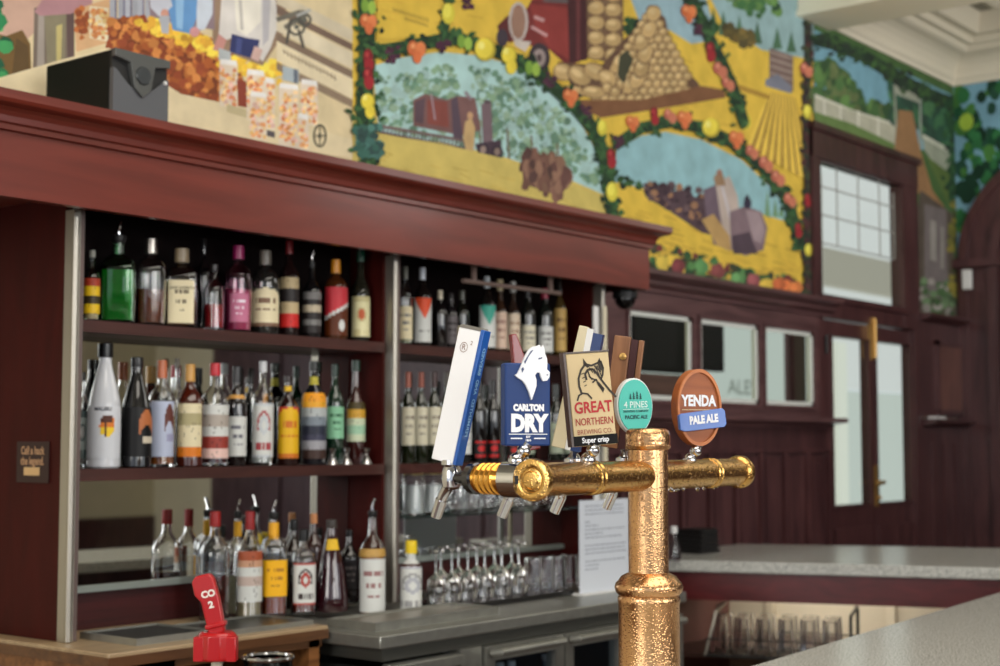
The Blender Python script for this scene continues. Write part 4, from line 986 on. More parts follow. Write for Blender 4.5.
# right bay, middle shelf: wines
g5='wine bottles on the middle right shelf'
wn=[(408,(150,80,60),'wine bottle with rust capsule and cream label against the middle post'),(421,(140,70,50),'wine bottle with rust capsule, second from the middle post'),(434,(60,30,26),'wine bottle with dark capsule just left of the blue and white handle'),(447,(70,60,50),'wine bottle with olive capsule behind the blue and white handle')]
for px,cc,lb in wn:
    bottle(lb,px,14,372,z2,Yf,'wine',dark=(24,30,16),cap=cc,caph=.2,lab=((.2,.62,150,('plain',[S(206,200,176),S(120,110,100)])),),kind='wine_bottle',group=g5)
rs=[(479,(190,30,30),'dark bottle with red seal between the blue white handle and navy badge'),(493,(190,30,30),'dark bottle with red seal just left of the navy badge'),(464,(40,30,30),'white labelled bottle low behind the blue and white handle')]
for i,(px,cc,lb) in enumerate(rs):
    bottle(lb,px,15,380,z2,3.44+(.03 if i==2 else 0),'wine',dark=(16,16,16),cap=(24,22,22),caph=.2,lab=((.06,.26,120,('medal',[S(20,18,18),S(*cc),S(*cc)])),) if i<2 else ((.1,.5,120,('plain',[W_,GY])),),kind='wine_bottle',group=g5)
for px,lb in ((512,'dark bottle with red seal behind the navy badge stem'),(527,'green wine bottle glimpsed under the navy badge'),(556,'dark wine bottle glimpsed left of the cream badge'),(570,'dark wine bottle behind the cream badge')):
    bottle(lb,px,15,384,z2,3.44,'wine',dark=(18,26,20),cap=(24,30,26),caph=.2,lab=((.04,.24,120,('medal',[S(30,20,18),RD,RD])),) if px==512 else ((.1,.5,140,('plain',[S(150,160,140),GY])),),kind='wine_bottle',group=g5)
# ================================================================ glassware
def lathe_glass(name,prof,label,loc,group,cat='glass',flip=False,mat=None):
    b=MB(); b.lathe(prof,20); o=b.build(name,mat or M_glass); o.location=loc; settag(o,label,cat,group); return o
def wineprof(inv):
    P=[(.030,0),(.031,.002),(.012,.005),(.004,.012),(.0035,.07),(.006,.078),(.022,.092),(.032,.118),(.034,.14),(.029,.175),(.0278,.175),(.0325,.14),(.0305,.119),(.020,.095),(.001,.084)]
    return [(r,.175-z) for r,z in P] if inv else P
def tumprof(h=.1,r=.033,inv=False):
    P=[(r*.82,0),(r,h),(r-.0018,h),(r*.80-.002,.008),(.001,.007)]
    return [(a,h-z) for a,z in P] if inv else P
gw='upturned stemmed glasses on the bar mat'
first=None; zf=.983
rank=0
for row,(yy,pxs) in enumerate(((3.20,[436,452,468,485,502,519]),(3.295,[441,459,477,495,512]))):
    for i,px in enumerate(pxs):
        x=onY(px,580,yy)[0]; zz=zf
        lb='upturned wine glass on the black bar mat, %s row, %s'%(('front','back')[row],['nearest the bitters bottle','second from the bitters bottle','third from the bitters bottle','fourth from the bitters bottle','fifth from the bitters bottle','furthest from the bitters bottle'][i])
        if first is None: first=lathe_glass('wine_glass',wineprof(True),lb,(x,yy,zz),gw)
        else: o=first.copy(); C.objects.link(o); o.location=(x,yy,zz); settag(o,lb,'glass',gw)
gt='tumblers on the bar mat'; tf=None
for i,px in enumerate((533,546,558,570)):
    yy=3.22; x=onY(px,580,yy)[0]
    lb='clear tumbler on the black bar mat, %s'%['just right of the wine glasses','second past the wine glasses','second from the white notice sheet','nearest the white notice sheet'][i]
    if tf is None: tf=lathe_glass('tumbler',tumprof(.115,.036,True),lb,(x,yy,zf),gt)
    else: o=tf.copy(); C.objects.link(o); o.location=(x,yy,zf); settag(o,lb,'glass',gt)
gs='glasses on the glass shelf'; tf=None
for i,px in enumerate((458,474,490,503,517,531,545)):
    yy=3.46; x=onY(px,515,yy)[0]
    lb='clear glass on the glass shelf behind the taps, %s'%['beside the two jars','second from the jars','third from the jars','behind the second spout','fifth from the jars','second from the shelf end','at the right end of the row'][i]
    if tf is None: tf=lathe_glass('stemless_glass',[(.020,0),(.031,.012),(.036,.035),(.035,.06),(.029,.105),(.0275,.105),(.0335,.06),(.0345,.035),(.029,.014),(.001,.006)],lb,(x,yy,1.254),gs)
    else: o=tf.copy(); C.objects.link(o); o.location=(x,yy,1.254); settag(o,lb,'glass',gs)
for i,(px,lb) in enumerate(((413,'glass jar with gold lid on the glass shelf, nearer the middle post'),(433,'glass jar with gold lid on the glass shelf, nearer the leftmost tap'))):
    x=onY(px,515,3.45)[0]; e=empty('storage_jar',(x,3.45,1.254),0,lb,'jar','gold lidded jars on the glass shelf')
    b=MB(); b.lathe([(.034,0),(.037,.004),(.037,.12),(.031,.135),(.031,.142),(.029,.142),(.029,.134),(.035,.118),(.035,.006),(.001,.005)],22); b.build('glass_body',M_glass,parent=e)
    b=MB(); b.lathe([(.032,0),(.0325,.002),(.0325,.092),(.030,.094)],22); o=b.build('contents',solid('pale_contents',S(196,204,204),.7),parent=e); o.location=(0,0,.008)
    b=MB(); b.lathe([(.034,.137),(.035,.139),(.035,.156),(.033,.158)],22); b.build('lid',solid('gold_lid',S(196,180,120),.3,.7),parent=e)
# ================================================================ COUNTERS AND EQUIPMENT
# timber counter under the left bay
e=empty('timber_counter',(2.33,3.45,0),0,'low timber back counter with pale top under the left shelves','counter')
def cbox(mb,*a): return mb.box(*a)
b=MB(); b.box(0,.76,-.355,.33,.962,.98); o=b.build('counter_top',wood('pale_top',S(150,126,96),S(178,154,120),.35,(1,10,10)),parent=e,bevel=.003)
b=MB(); b.box(0,.76,-.358,-.352,.944,.970); b.box(-.004,0,-.358,.33,.944,.970); b.box(.03,.75,-.34,-.32,.92,.944); b.build('nosing',wood('nosing_wood',S(78,48,26),S(110,72,40),.4),parent=e)
b=MB(); b.box(.02,.05,-.33,.33,0,.944); b.box(.02,.22,-.34,-.31,0,.944); b.build('side_panel',M_oak,parent=e)
b=MB(); b.box(.70,.74,-.34,.3,0,.944); b.build('post',M_oak,parent=e)
b=MB(); b.box(.05,.70,.25,.27,0,.944); b.box(.05,.70,-.3,.27,.3,.32); b.build('inner_panel',M_black,parent=e)
# round chrome machine under the counter
p=onY(268,668,3.02); e=empty('round_bin',(p[0],3.18,0),0,'black round bin with chrome rim in front of the timber counter','bin')
yb=2.95; tb0=onY(268,653,yb+.06); e.location=(onY(268,655,yb)[0],yb,0)
H=tb0[2]
b=MB(); b.lathe([(.055,0),(.06,.01),(.064,H-.01),(.064,H),(.058,H),(.052,.02),(.001,.02)],28); b.build('tub',M_blackg,parent=e)
b=MB(); pts=[(.063*math.cos(a*math.pi/14),.063*math.sin(a*math.pi/14),H) for a in range(29)]; b.tube(pts,.007,8); b.build('rim',M_chrome,parent=e)
# flat steel and black trays
def tray(lab,x0,x1,y0,y1,z,h,mat,name='tray',rim=M_steel):
    e=empty(name,((x0+x1)/2,(y0+y1)/2,z),0,lab,'tray'); w=(x1-x0)/2; d=(y1-y0)/2
    b=MB(); b.box(-w+.004,w-.004,-d+.004,d-.004,0,h*.7); b.build('tray_bed',mat,parent=e)
    b=MB(); t=.006
    b.box(-w,w,-d,-d+t,0,h); b.box(-w,w,d-t,d,0,h); b.box(-w,-w+t,-d+t,d-t,0,h); b.box(w-t,w,-d+t,d-t,0,h); b.build('rim',rim,parent=e)
tray('black tray with steel rim lying by the left post on the timber counter',2.465,2.72,3.16,3.40,.98,.018,M_black)
tray('flat grey steel tray behind the red tap handle',2.735,3.07,3.135,3.36,.98,.014,solid('worn_steel',S(70,72,68),.35,.8))
# black stick leaning in the left corner
a=onY(92,572,3.50); c=onZ(84,628,.985)
b=MB(); b.tube([(2.47,3.43,.985),(2.505,3.50,1.16)],.004); b.build('bar_spoon',M_black,tag=('thin black rod leaning against the mirror beside the left post','rod'))
b=MB(); b.tube([(2.504,3.499,1.155),(2.52,3.515,1.195)],.009)
# fridge counter with steel top
X0,X1=3.10,4.72; FYf=2.90
e=empty('bar_fridge',(X0,3.2,0),0,'long stainless steel under counter bar fridge with glass doors','fridge')
def Fb(mb,name,mat,parent=None,**k):
    o=mb.build(name,mat,parent=parent or e,**k); 
    if parent is None: o.location=(-X0,-3.2,0)
    return o
b=MB(); b.box(X0,X1,FYf,3.50,.925,.962); Fb(b,'steel_top',M_steel,bevel=.004)
b=MB(); b.box(X0+.04,X1,FYf+.03,3.5,.885,.925); Fb(b,'top_rail',solid('dark_steel',S(92,92,86),.45,.6))
b=MB(); b.box(X0+.05,X0+.07,FYf+.05,3.5,.1,.86); b.box(X1-.02,X1,FYf+.05,3.5,.1,.86); b.box(X0+.05,X1,3.46,3.5,.1,.86); b.box(X0+.05,X1,FYf+.05,3.5,.08,.1); b.box(X0+.43,X0+.46,FYf+.05,3.5,.1,.86); Fb(b,'cabinet_body',solid('fridge_body',S(70,72,70),.4,.6))
for k in range(3):
    b=MB(); z1_=.875-k*.25; b.box(X0+.06,X0+.36,FYf+.02,FYf+.05,z1_-.22,z1_); b.box(X0+.06,X0+.36,FYf-.005,FYf+.02,z1_-.03,z1_); Fb(b,'drawer',M_steel,bevel=.003)
b=MB(); b.box(X0+.37,X0+.47,FYf+.02,FYf+.06,.1,.885); Fb(b,'stile',M_steel)
dx=[(X0+.48,X0+.88),(X0+.89,X0+1.24),(X0+1.25,X0+1.61)]
for a_,c_ in dx:
    b=MB(); t=.045; z0,z1_=.14,.882
    b.box(a_,a_+t,FYf+.01,FYf+.05,z0,z1_); b.box(c_-t,c_,FYf+.01,FYf+.05,z0,z1_); b.box(a_+t,c_-t,FYf+.01,FYf+.05,z1_-t,z1_); b.box(a_+t,c_-t,FYf+.01,FYf+.05,z0,z0+t); d=Fb(b,'door',M_steel)
    b=MB(); b.box(a_+t,c_-t,FYf+.025,FYf+.03,z0+t,z1_-t); b.build('door_glass',paneglass('fridge_glass',(.8,.86,.9,1),.3),parent=d)
    b=MB(); b.tube([(a_+.02,FYf+.0,z1_-.02),(a_+.02,FYf-.03,z1_-.015),(c_-.05,FYf-.03,z1_-.015),(c_-.05,FYf,z1_-.02)],.012); b.build('handle',M_steel,parent=d)
b=MB(); b.box(X0+.48,X1-.03,FYf+.08,3.45,.545,.555); Fb(b,'wire_shelf',M_steel)
cols=[((40,70,170),'blue'),((230,210,60),'yellow'),((30,60,160),'deep blue'),((50,90,190),'bright blue'),((120,60,40),'brown'),((150,160,170),'silver'),((90,50,40),'amber'),((130,140,150),'grey')]
xs_=[X0+.56,X0+.60+.015,X0+.675,X0+.735,X0+.795,X0+.98,X0+1.05,X0+1.12]
for i,(cc,nm) in enumerate(cols):
    k=empty('drink_bottle',(xs_[i],FYf+.16,.556),0,'%s bottle standing on the shelf behind the fridge door glass'%nm,'bottle','bottles inside the bar fridge')
    b=MB(); b.lathe([(.026,0),(.028,.004),(.028,.13),(.022,.16),(.012,.19),(.0115,.23)],18); b.build('glass_body',darkm(cc),parent=k)
    b=MB(); b.lathe([(.0135,.218),(.0135,.236),(.012,.237)],14); b.build('cap',M_white,parent=k)
b=MB(); b.box(X0+.5,X1-.06,3.38,3.4,.84,.85); Fb(b,'fridge_lamp',emis('fridge_lamp_glow',S(200,220,255),2.5))
# raised steel drip tray on the fridge top, left end
tray('raised stainless drip tray on the left end of the fridge top',3.16,3.72,2.975,3.17,.962,.026,M_steelp,'drip_tray')
b=MB(); b.box(-.33,.33,-.10,.10,0,.018); b.build('bar_mat',solid('bar_mat_rubber',S(16,15,16),.18,spec=.6),loc=(4.03,3.245,.9625),tag=('long glossy black bar mat under the upturned glasses','mat'))
# white notice sheet on the fridge end
k=proj(4.45,3.15,1.2)[2]
pA=onY(580,592,3.12); pB=onY(629,586,3.12)
wv=(pB[0]-pA[0]); hz=onY(600,499,3.12)[2]-.965
e=empty('notice_stand',((pA[0]+pB[0])/2,3.12,.9625),0,'white typed notice sheet standing at the right end of the fridge top','notice')
b=MB(); b.box(-wv/2,wv/2,0,.003,0,hz); b.build('sheet',M_paper,parent=e)
b=MB()
rl=random.Random(5)
for i in range(17):
    z=hz*.93-i*hz*.042
    if i in (3,9,13): continue
    x=-wv*.40
    while x<wv*.36:
        l=rl.uniform(.01,.03); b.add([(x,-.0008,z),(x+l,-.0008,z),(x+l,-.0008,z+.004),(x,-.0008,z+.004)],[(0,1,2,3)],S(130,136,150)); x+=l+.006
        if rl.random()<.06: break
b.build('lettering',M_print,parent=e)
b=MB(); b.box(-wv/2-.01,wv/2+.01,-.02,.03,0,.006); b.build('base',M_white,parent=e); 
b=MB(); b.prism([(.003,.006),(.05,.006),(.003,.12)],-.005,.005,'x'); b.build('prop',M_white,parent=e)
# tall narrow white boards between the shelves and the dado
for px,w_,lab in ((597,7,'tall narrow white board leaning beside the right end steel post'),(606,4,'slim cream board right of the taller white board')):
    Yp=3.30; t_=onY(px,306,Yp); x=t_[0]; kk=proj(x,Yp,1.8)[2]; hw=w_/2*kk/F
    b=MB(); b.box(-hw,hw,0,.012,0,t_[2]); b.build('narrow_board',M_white if w_>5 else M_cream,loc=(x,Yp,0),bevel=.003,tag=(lab,'board'))
# ---- black loudspeaker on the cornice
pL=onY(113,48,3.36); pR=onY(168,60,3.36); xs0=pL[0]; xs1=pR[0]; zt=pL[2]; 
e=empty('loudspeaker',((xs0+xs1)/2,3.36,2.362),0,'black box loudspeaker with grey front standing on the cabinet cornice','speaker')
w=(xs1-xs0)/2; h=zt-2.362; d=.31
b=MB(); b.box(-w,w,.012,d,0,h); b.build('casing',solid('speaker_black',S(14,15,12),.6,spec=.2),parent=e,bevel=.006)
b=MB()
n=16; top=[]; 
# grey baffle with a curved black port under a round badge
def fy(x): return h*.50+h*.26*min(1,(abs(x)/w)**1.6*1.15)
xsn=[-w+2*w*i/n for i in range(n+1)]
b.prism([(-w,0)]+[(w,0)]+[(x,fy(x)) for x in reversed(xsn)],-.004,.012,'y'); b.build('baffle',solid('baffle_grey',S(96,98,102),.4,.4),parent=e)
b=MB(); b.prism([(x,fy(x)) for x in xsn]+[(w,h-.004),(-w,h-.004)],.004,.012,'y'); b.build('port',M_black,parent=e)
b=MB()
b.prism([(-w,h),(-w,h*.90),(-w*.45,h*.86),(-w*.30,h*.55),(0,h*.44),(w*.30,h*.55),(w*.45,h*.86),(w,h*.90),(w,h)],-.012,.010,'y'); b.build('top_bezel',solid('bezel_grey',S(88,90,88),.35,.3),parent=e,bevel=.002)
b=MB(); b.m=Matrix.Translation((0,-.012,h*.72))@Matrix.Rotation(math.pi/2,4,'X'); b.lathe([(.024,0),(.026,.002),(.024,.005),(.020,.0055)],24); b.build('round_badge',solid('badge_grey',S(64,68,70),.3,.3),parent=e)
b=MB(); b.ball((w*.86,-.006,h*.70),.006); b.build('indicator',M_white,parent=e)
# ---- red handled tap in front of the timber counter
kz=3.1
q=dep(217,660,kz)
e=empty('red_tap',(q[0],q[1],.86),RZC,'red plastic tap handle with white lettering on a pale tube, lower left','tap')
zb=q[2]-.86
u=kz/F
b=MB(); b.tube([(0,0,0),(0,0,zb+.01)],.012,14); b.lathe([(.035,0),(.035,.006),(.02,.012)],20); b.build('tube',solid('pale_tube',S(190,180,160),.3),parent=e)
b=MB(); b.lathe([(.036,zb),(.040,zb+.004),(.040,zb+.052),(.034,zb+.058)],10); b.box(-.044,-.022,-.03,.0,zb,zb+.05); b.box(.022,.044,-.03,.0,zb,zb+.05); b.build('collar',M_red,parent=e,bevel=.002)
b=MB(); b.m=Matrix.Translation((0,0,zb+.055))@Matrix.Rotation(math.radians(-13),4,'Y')
b.prism([(-.016,0),(.017,0),(.019,.03),(.020,.07),(.018,.112),(.010,.124),(-.018,.124),(-.028,.114),(-.028,.085),(-.018,.070)],-.012,.012,'y'); b.box(-.020,.022,-.016,.016,.012,.022); b.build('handle',M_red,parent=e,bevel=.003)
b=MB(); b.m=Matrix.Translation((0,0,zb+.055))@Matrix.Rotation(math.radians(-13),4,'Y')
put_text(b,'CO',.019,.001,.083,-.0135,S(236,226,216),1.0,.001); put_text(b,'2',.019,.002,.060,-.0135,S(236,226,216),1.1,.001); b.build('lettering',M_print,parent=e)
e2=empty('sink_bench',(q[0],q[1],0),math.radians(5),'low steel under-bar bench the red handled tap stands on','bench')
b=MB(); b.box(-.5,.7,-.14,.12,.84,.86); b.build('bench_top',M_steel,parent=e2)
for sx in (-.48,.68):
    for sy in (-.12,.10): b=MB(); b.tube([(sx,sy,0),(sx,sy,.84)],.014); b.build('leg',M_steel,parent=e2)
# ---- customer counter in the foreground
A=(3.022,1.692); B=(5.034,1.864); L_=math.dist(A,B); d_=((B[0]-A[0])/L_,(B[1]-A[1])/L_); n_=(d_[1],-d_[0])
def fp(t,s): return (A[0]+d_[0]*t+n_[0]*s, A[1]+d_[1]*t+n_[1]*s)
e=empty('bar_counter',(A[0],A[1],0),0,'long speckled grey stone bar counter in the foreground','counter')
def Cb(mb,name,mat,**k): o=mb.build(name,mat,parent=e,**k); o.location=(-A[0],-A[1],0); return o
b=MB(); b.prism([fp(-5.0,0),fp(-5.0,.66),fp(3.1,.66),fp(3.1,0)][::-1],.955,1.0,'z'); Cb(b,'stone_top',M_stone,bevel=.004)
b=MB(); b.prism([fp(-4.9,.10),fp(-4.9,.45),fp(3.05,.45),fp(3.05,.10)],0,.955,'z'); Cb(b,'bar_front',M_dado)
# ---- second counter to the right, joined to the wall
P_=[(5.40,WY-.05),(5.534,3.456),(6.02,2.15),(6.02+.02,2.06),(7.38,2.06),(7.0,2.95),(6.64,3.70),(6.62,WY-.05)]
e=empty('side_counter',(6.2,3.0,0),0,'grey stone topped side counter with dark red apron before the panelled wall','counter')
def Sb(mb,name,mat,**k): o=mb.build(name,mat,parent=e,**k); o.location=(-6.2,-3.0,0); return o
b=MB(); b.prism(P_,.952,1.0,'z'); Sb(b,'stone_top',M_stone,bevel=.004)
def off(p,q,s): 
    L=math.dist(p,q); nx,ny=-(q[1]-p[1])/L,(q[0]-p[0])/L; return [(p[0]+nx*s,p[1]+ny*s),(q[0]+nx*s,q[1]+ny*s)]
fa,fb=(5.46,3.70),(6.02,2.13)
a0=off(fa,fb,.03); a1=off(fa,fb,.06)
b=MB(); b.prism([a0[0],a0[1],a1[1],a1[0]],.83,.952,'z'); Sb(b,'apron',wood('apron_wood',S(74,14,16),S(100,26,28),.35,(8,1,8),coat=.3))
c0=off(fa,fb,.74); c1=off(fa,fb,.78)
b=MB(); b.prism([c0[0],c0[1],c1[1],c1[0]],0,.952,'z')
for t in (.33,.66):
    q0=(c0[0][0]+(c0[1][0]-c0[0][0])*t,c0[0][1]+(c0[1][1]-c0[0][1])*t); b.box(q0[0]-.03,q0[0]+.01,q0[1]-.02,q0[1]+.02,0,.952)
Sb(b,'inner_panel',solid('cream_boards',S(206,192,164),.7,noise=.06,nscale=3))
b=MB(); b.box(5.62,6.6,3.62,3.70,0,.952); b.box(5.50,5.62,3.62,3.70,0,.952); Sb(b,'end_panel',solid('shaded_panel',S(120,78,68),.6))  # shade under the counter painted in as a mauve colour
b=MB(); 
s0=off(fa,fb,.08); s1=off(fa,fb,.74)
b.prism([s0[0],s0[1],s1[1],s1[0]],.58,.60,'z'); Sb(b,'lower_shelf',solid('shelf_dark',S(70,46,40),.4))
b=MB(); b.prism([off(fa,(5.48,3.64),.03)[0],(5.62,3.60),(5.64,3.66),(5.5,3.7)],0,.83,'z'); Sb(b,'corner_post',M_cab)
# dark ridged stack and small white bottle at the wall end
p=onY(690,543,3.66); e=empty('menu_stack',(p[0]-.02,3.60,1.0),0,'stack of black ridged trays on the side counter behind the brass column','trays')
for i in range(5): b=MB(); b.box(-.085+i*.004,.085-i*.004,-.06,.08,i*.022,i*.022+.016); b.box(-.078,.078,-.05,.07,i*.022+.016,i*.022+.022); b.build('tray',M_black,parent=e)
p=onY(674,540,3.45); e=empty('cruet',(p[0],3.45,1.0),0,'small clear bottle with white neck beside the black stack','bottle')
b=MB(); b.lathe([(.028,0),(.03,.01),(.028,.05),(.014,.09),(.012,.12),(.010,.12),(.012,.09),(.026,.05),(.026,.008),(.001,.007)],18); b.build('glass_body',M_glass,parent=e)
b=MB(); b.lathe([(.015,.115),(.015,.14),(.012,.145)],14); b.build('cap',M_white,parent=e)
# wire rack of upturned pint glasses under the side counter
rz=math.atan2(fb[1]-fa[1],fb[0]-fa[0])
cxy=((onZ(786,700,.62)[0]),(onZ(786,700,.62)[1]))
rc=dep(782,640,6.35); dirx=(fb[0]-fa[0],fb[1]-fa[1]); Ld=math.hypot(*dirx); dirx=(dirx[0]/Ld,dirx[1]/Ld)
e=empty('glass_rack',(rc[0],rc[1],.60),rz,'low black wire rack holding upturned glasses under the side counter','rack')
b=MB(); w2,d2=.30,.15
b.tube([(-w2,-d2,.01),(w2,-d2,.01),(w2,d2,.01),(-w2,d2,.01),(-w2,-d2,.01)],.006,8); 
for i in range(9): x=-w2+i*w2/4; b.tube([(x,-d2,.01),(x,d2,.01)],.003,6)
b.build('base_grid',M_black,parent=e)
for sx,mt in ((-w2,M_steelp),(w2,M_black)):
    b=MB(); b.tube([(sx,-d2,.01),(sx+(.04 if sx<0 else -.0),-d2+.02,.17),(sx+(.04 if sx<0 else 0),-d2+.03,.19),(sx+(.04 if sx<0 else 0),d2-.03,.205),(sx,d2,.19),(sx,d2,.01)],.007,8); b.build('end_hoop',mt,parent=e)
b=MB(); b.tube([(-w2,-d2,.08),(w2,-d2,.08)],.004,6); b.tube([(-w2,d2,.08),(w2,d2,.08)],.004,6); b.build('side_rail',M_black,parent=e)
gp='upturned pint glasses in the wire rack'; tf=None
names=['nearest the brass column','second from the brass column','third from the brass column','fourth from the brass column','fifth from the brass column','furthest from the brass column']
for r_ in range(2):
    for i in range(6):
        lx=-.25+i*.092; ly=-.075+r_*.13
        X=rc[0]+lx*math.cos(rz)-ly*math.sin(rz); Y=rc[1]+lx*math.sin(rz)+ly*math.cos(rz)
        lb='upturned pint glass in the wire rack, %s row, %s'%(('front','back')[1-r_] if False else ('near','far')[r_],names[i])
        if tf is None: tf=lathe_glass('pint_glass',tumprof(.15,.040,True),lb,(X,Y,.618),gp)
        else: o=tf.copy(); C.objects.link(o); o.location=(X,Y,.618); settag(o,lb,'glass',gp)
# ================================================================ BEER TOWER
def camp(X,Z,z): return Vector((ct*Z+st*X, st*Z-ct*X, z))
BZ=1.441
PL=camp(.05,2.40,BZ); PR=camp(.499,3.094,BZ); BD=(PR-PL).normalized(); ND=Vector((-BD.y,BD.x,0))   # ND: away, towards the staff side
def bar_at_px(px):
    # point of the bar axis seen at image column px
    lo,hi=0.,(PR-PL).length
    for _ in range(40):
        m=(lo+hi)/2; p=PL+BD*m
        if proj(*p)[0]<px: lo=m
        else: hi=m
    return PL+BD*lo,lo
CP,CT=bar_at_px(648)
base=Vector((CP.x,CP.y,1.0))
T=empty('beer_tower',base,0,'polished brass T shaped beer tower with hammered wet surface and tap badges','beer tower')
def Tb(mb,name,mat,parent=None,loc=None,rot=None,**k):
    o=mb.build(name,mat,parent=parent or T,**k)
    if loc is not None: o.location=Vector(loc)-(base if parent is None else Vector((0,0,0)))
    if rot: o.rotation_euler=rot
    return o
kc=proj(*CP)[2]; r_up=20*kc/F; r_lo=30.5*kc/F; zcoll=onZ(648,0,1)[2] if False else 1.5-(574-443)/F*kc
b=MB()
ztop=1.5-(428-443)/F*kc-1.0; zc_=zcoll-1.0; zb_=BZ-1.0
b.lathe([(r_up,zc_-.01),(r_up,zb_+.030),(r_up*1.0,ztop-.040),(r_up*1.10,ztop-.038),(r_up*1.16,ztop-.033),(r_up*1.10,ztop-.028),(r_up*1.12,ztop-.024),(r_up*1.12,ztop-.012),(r_up*1.05,ztop-.005),(r_up*.9,ztop-.001),(r_up*.3,ztop)],40); Tb(b,'column',M_brass)
b=MB()
b.lathe([(r_lo*1.35,0),(r_lo*1.4,.006),(r_lo*1.35,.02),(r_lo*1.08,.028),(r_lo,.04),(r_lo,zc_-.050),(r_lo*1.02,zc_-.047),(r_lo*1.02,zc_-.040),(r_lo*.98,zc_-.036),(r_lo*1.08,zc_-.030),(r_lo*1.12,zc_-.022),(r_lo*1.08,zc_-.014),(r_lo*1.0,zc_-.010),(r_lo*.9,zc_-.002),(r_up*1.05,zc_+.004),(r_up*.9,zc_+.006)],44); Tb(b,'lower_column',M_brass)
# cross bar: local z along BD
def axis_rot(v): return Vector((0,0,1)).rotation_difference(v).to_euler()
rb_=.0275; Lb=(PR-PL).length
b=MB(); mid1=CT*.48; mid2=CT+(Lb-CT)*.62
def ringprof(c): return [(rb_,c-.012),(rb_*1.08,c-.010),(rb_*1.08,c-.004),(rb_*1.0,c-.002),(rb_*1.0,c+.002),(rb_*1.08,c+.004),(rb_*1.08,c+.010),(rb_,c+.012)]
pr_=[(.0008,-.006),(.012,-.005),(.015,-.001),(.019,.0),(.021,-.002),(.0265,-.003),(.0335,-.001),(.035,.006),(.0335,.013),(.029,.016),(rb_*1.06,.024),(rb_,.028)]+ringprof(mid1)+ringprof(mid2)+[(rb_,Lb-.035),(rb_*1.1,Lb-.033),(rb_*1.22,Lb-.027),(rb_*1.22,Lb-.014),(rb_*1.1,Lb-.006),(rb_*.8,Lb-.001),(.001,Lb)]
b.lathe(pr_,40); Tb(b,'crossbar',M_brassy,loc=PL,rot=axis_rot(BD))
# water drops hanging below the right arm and collars
b=MB(); rd=random.Random(11)
for i in range(26):
    t=CT+.05+rd.random()*(Lb-CT-.08) if i<18 else rd.random()*CT*.9+.02
    p=PL+BD*t-base; a=rd.uniform(-.5,.5); rr=rb_+.001
    b.ball((p.x-ND.x*rr*math.sin(a),p.y-ND.y*rr*math.sin(a),p.z-rr*math.cos(a)-.001),rd.uniform(.0018,.0038),8,6,sz=1.4)
for i in range(160):
    t=rd.random()*Lb; a=rd.uniform(.3,2.4); p=PL+BD*t-base
    b.ball((p.x-ND.x*rb_*math.sin(a),p.y-ND.y*rb_*math.sin(a),p.z-rb_*math.cos(a)),rd.uniform(.0010,.0022),6,5)
o=Tb(b,'water_drops',solid('water_drop',(.9,.9,.9,1),.03,spec=1.)); o.data.materials[0]=glassm('water_drop_glass',(1,1,1,1)); o['kind']='stuff'
# ---- taps on the staff side
def tap(px,k_spout,dist,label=None,ring=False):
    """px: image column of the spout; solve the bar point whose offset by dist along ND lands there"""
    lo,hi=-.1,Lb
    for _ in range(40):
        m=(lo+hi)/2; p=PL+BD*m+ND*dist
        if proj(*p)[0]<px: lo=m
        else: hi=m
    p0=PL+BD*max(.012,lo); body=PL+BD*lo+ND*dist
    return p0,body
spouts=[(452,.205),(522,.12),(574,.12),(625,.12)]
taps=[]
for i,(px,ds) in enumerate(spouts):
    p0,bd=tap(px,0,ds)
    if i==0: p0=PL+BD*.02; 
    v=(bd-p0); Lv=v.length; vd=v.normalized()
    # shank
    b=MB()
    if i==0:
        b.lathe([(.012,.025),(.013,.04)]+[q for j in range(4) for q in ((.0235,.084+j*.0125),(.0265,.088+j*.0125),(.0265,.092+j*.0125),(.0225,.0955+j*.0125))][:16]+[(.0245,.138),(.018,.142)],30)
        b.lathe([(.018,.02),(.019,.045),(.022,.055),(.022,.062)],24)
        sh=Tb(b,'brass_coupling',solid('bright_brass',S(226,160,70),.16,1.),loc=p0,rot=axis_rot(vd))
        b=MB(); b.lathe([(.0225,.141),(.0265,.144),(.0265,.157),(.021,.160),(.016,.162),(.016,.172),(.011,.177),(.010,Lv)],26); Tb(b,'shank',solid('dark_chrome',S(90,90,94),.2,1.),loc=p0,rot=axis_rot(vd))
    else:
        b=MB(); b.lathe([(.016,.015),(.016,.045),(.010,.05),(.010,Lv)],20); Tb(b,'shank',M_chrome,loc=p0,rot=axis_rot(vd))
    # body
    b=MB()
    b.lathe([(.010,-.020),(.016,-.016),(.018,-.006),(.018,.008),(.015,.018),(.019,.022),(.019,.030),(.012,.033),(.008,.04),(.008,.055)],20)
    s0=Vector((0,0,-.008)); b.tube([s0,s0+vd*.012+Vector((0,0,-.010)),s0+vd*.022+Vector((0,0,-.022)),s0+vd*.030+Vector((0,0,-.036))],.0095,14,r2=.0085)
    tb_=Tb(b,'tap',M_chrome,loc=bd)
    b=MB(); e0=s0+vd*.027+Vector((0,0,-.030)); e1=s0+vd*.042+Vector((0,0,-.060)); b.tube([e0,e1],.0105,16,r2=.0095); b.build('spout',M_chrome,parent=tb_)
    taps.append((tb_,bd))
# support collar for the first badge
b=MB(); b.lathe([(.020,-.004),(.0295,-.001),(.0295,.032),(.020,.036)],28); cl=Tb(b,'clamp_collar',M_chrome,loc=PL+BD*.02+ND*.030,rot=axis_rot(ND))
b=MB(); b.box(-.006,.006,-.0008,.002,-.007,.007); o=b.build('square_socket',M_black,parent=None)
sq_=PL+BD*.02+ND*.042; o.parent=T; o.location=Vector((sq_.x,sq_.y,sq_.z))-base-Vector((f3[0],f3[1],0))*.0285; o.rotation_euler=(0,0,RZC)
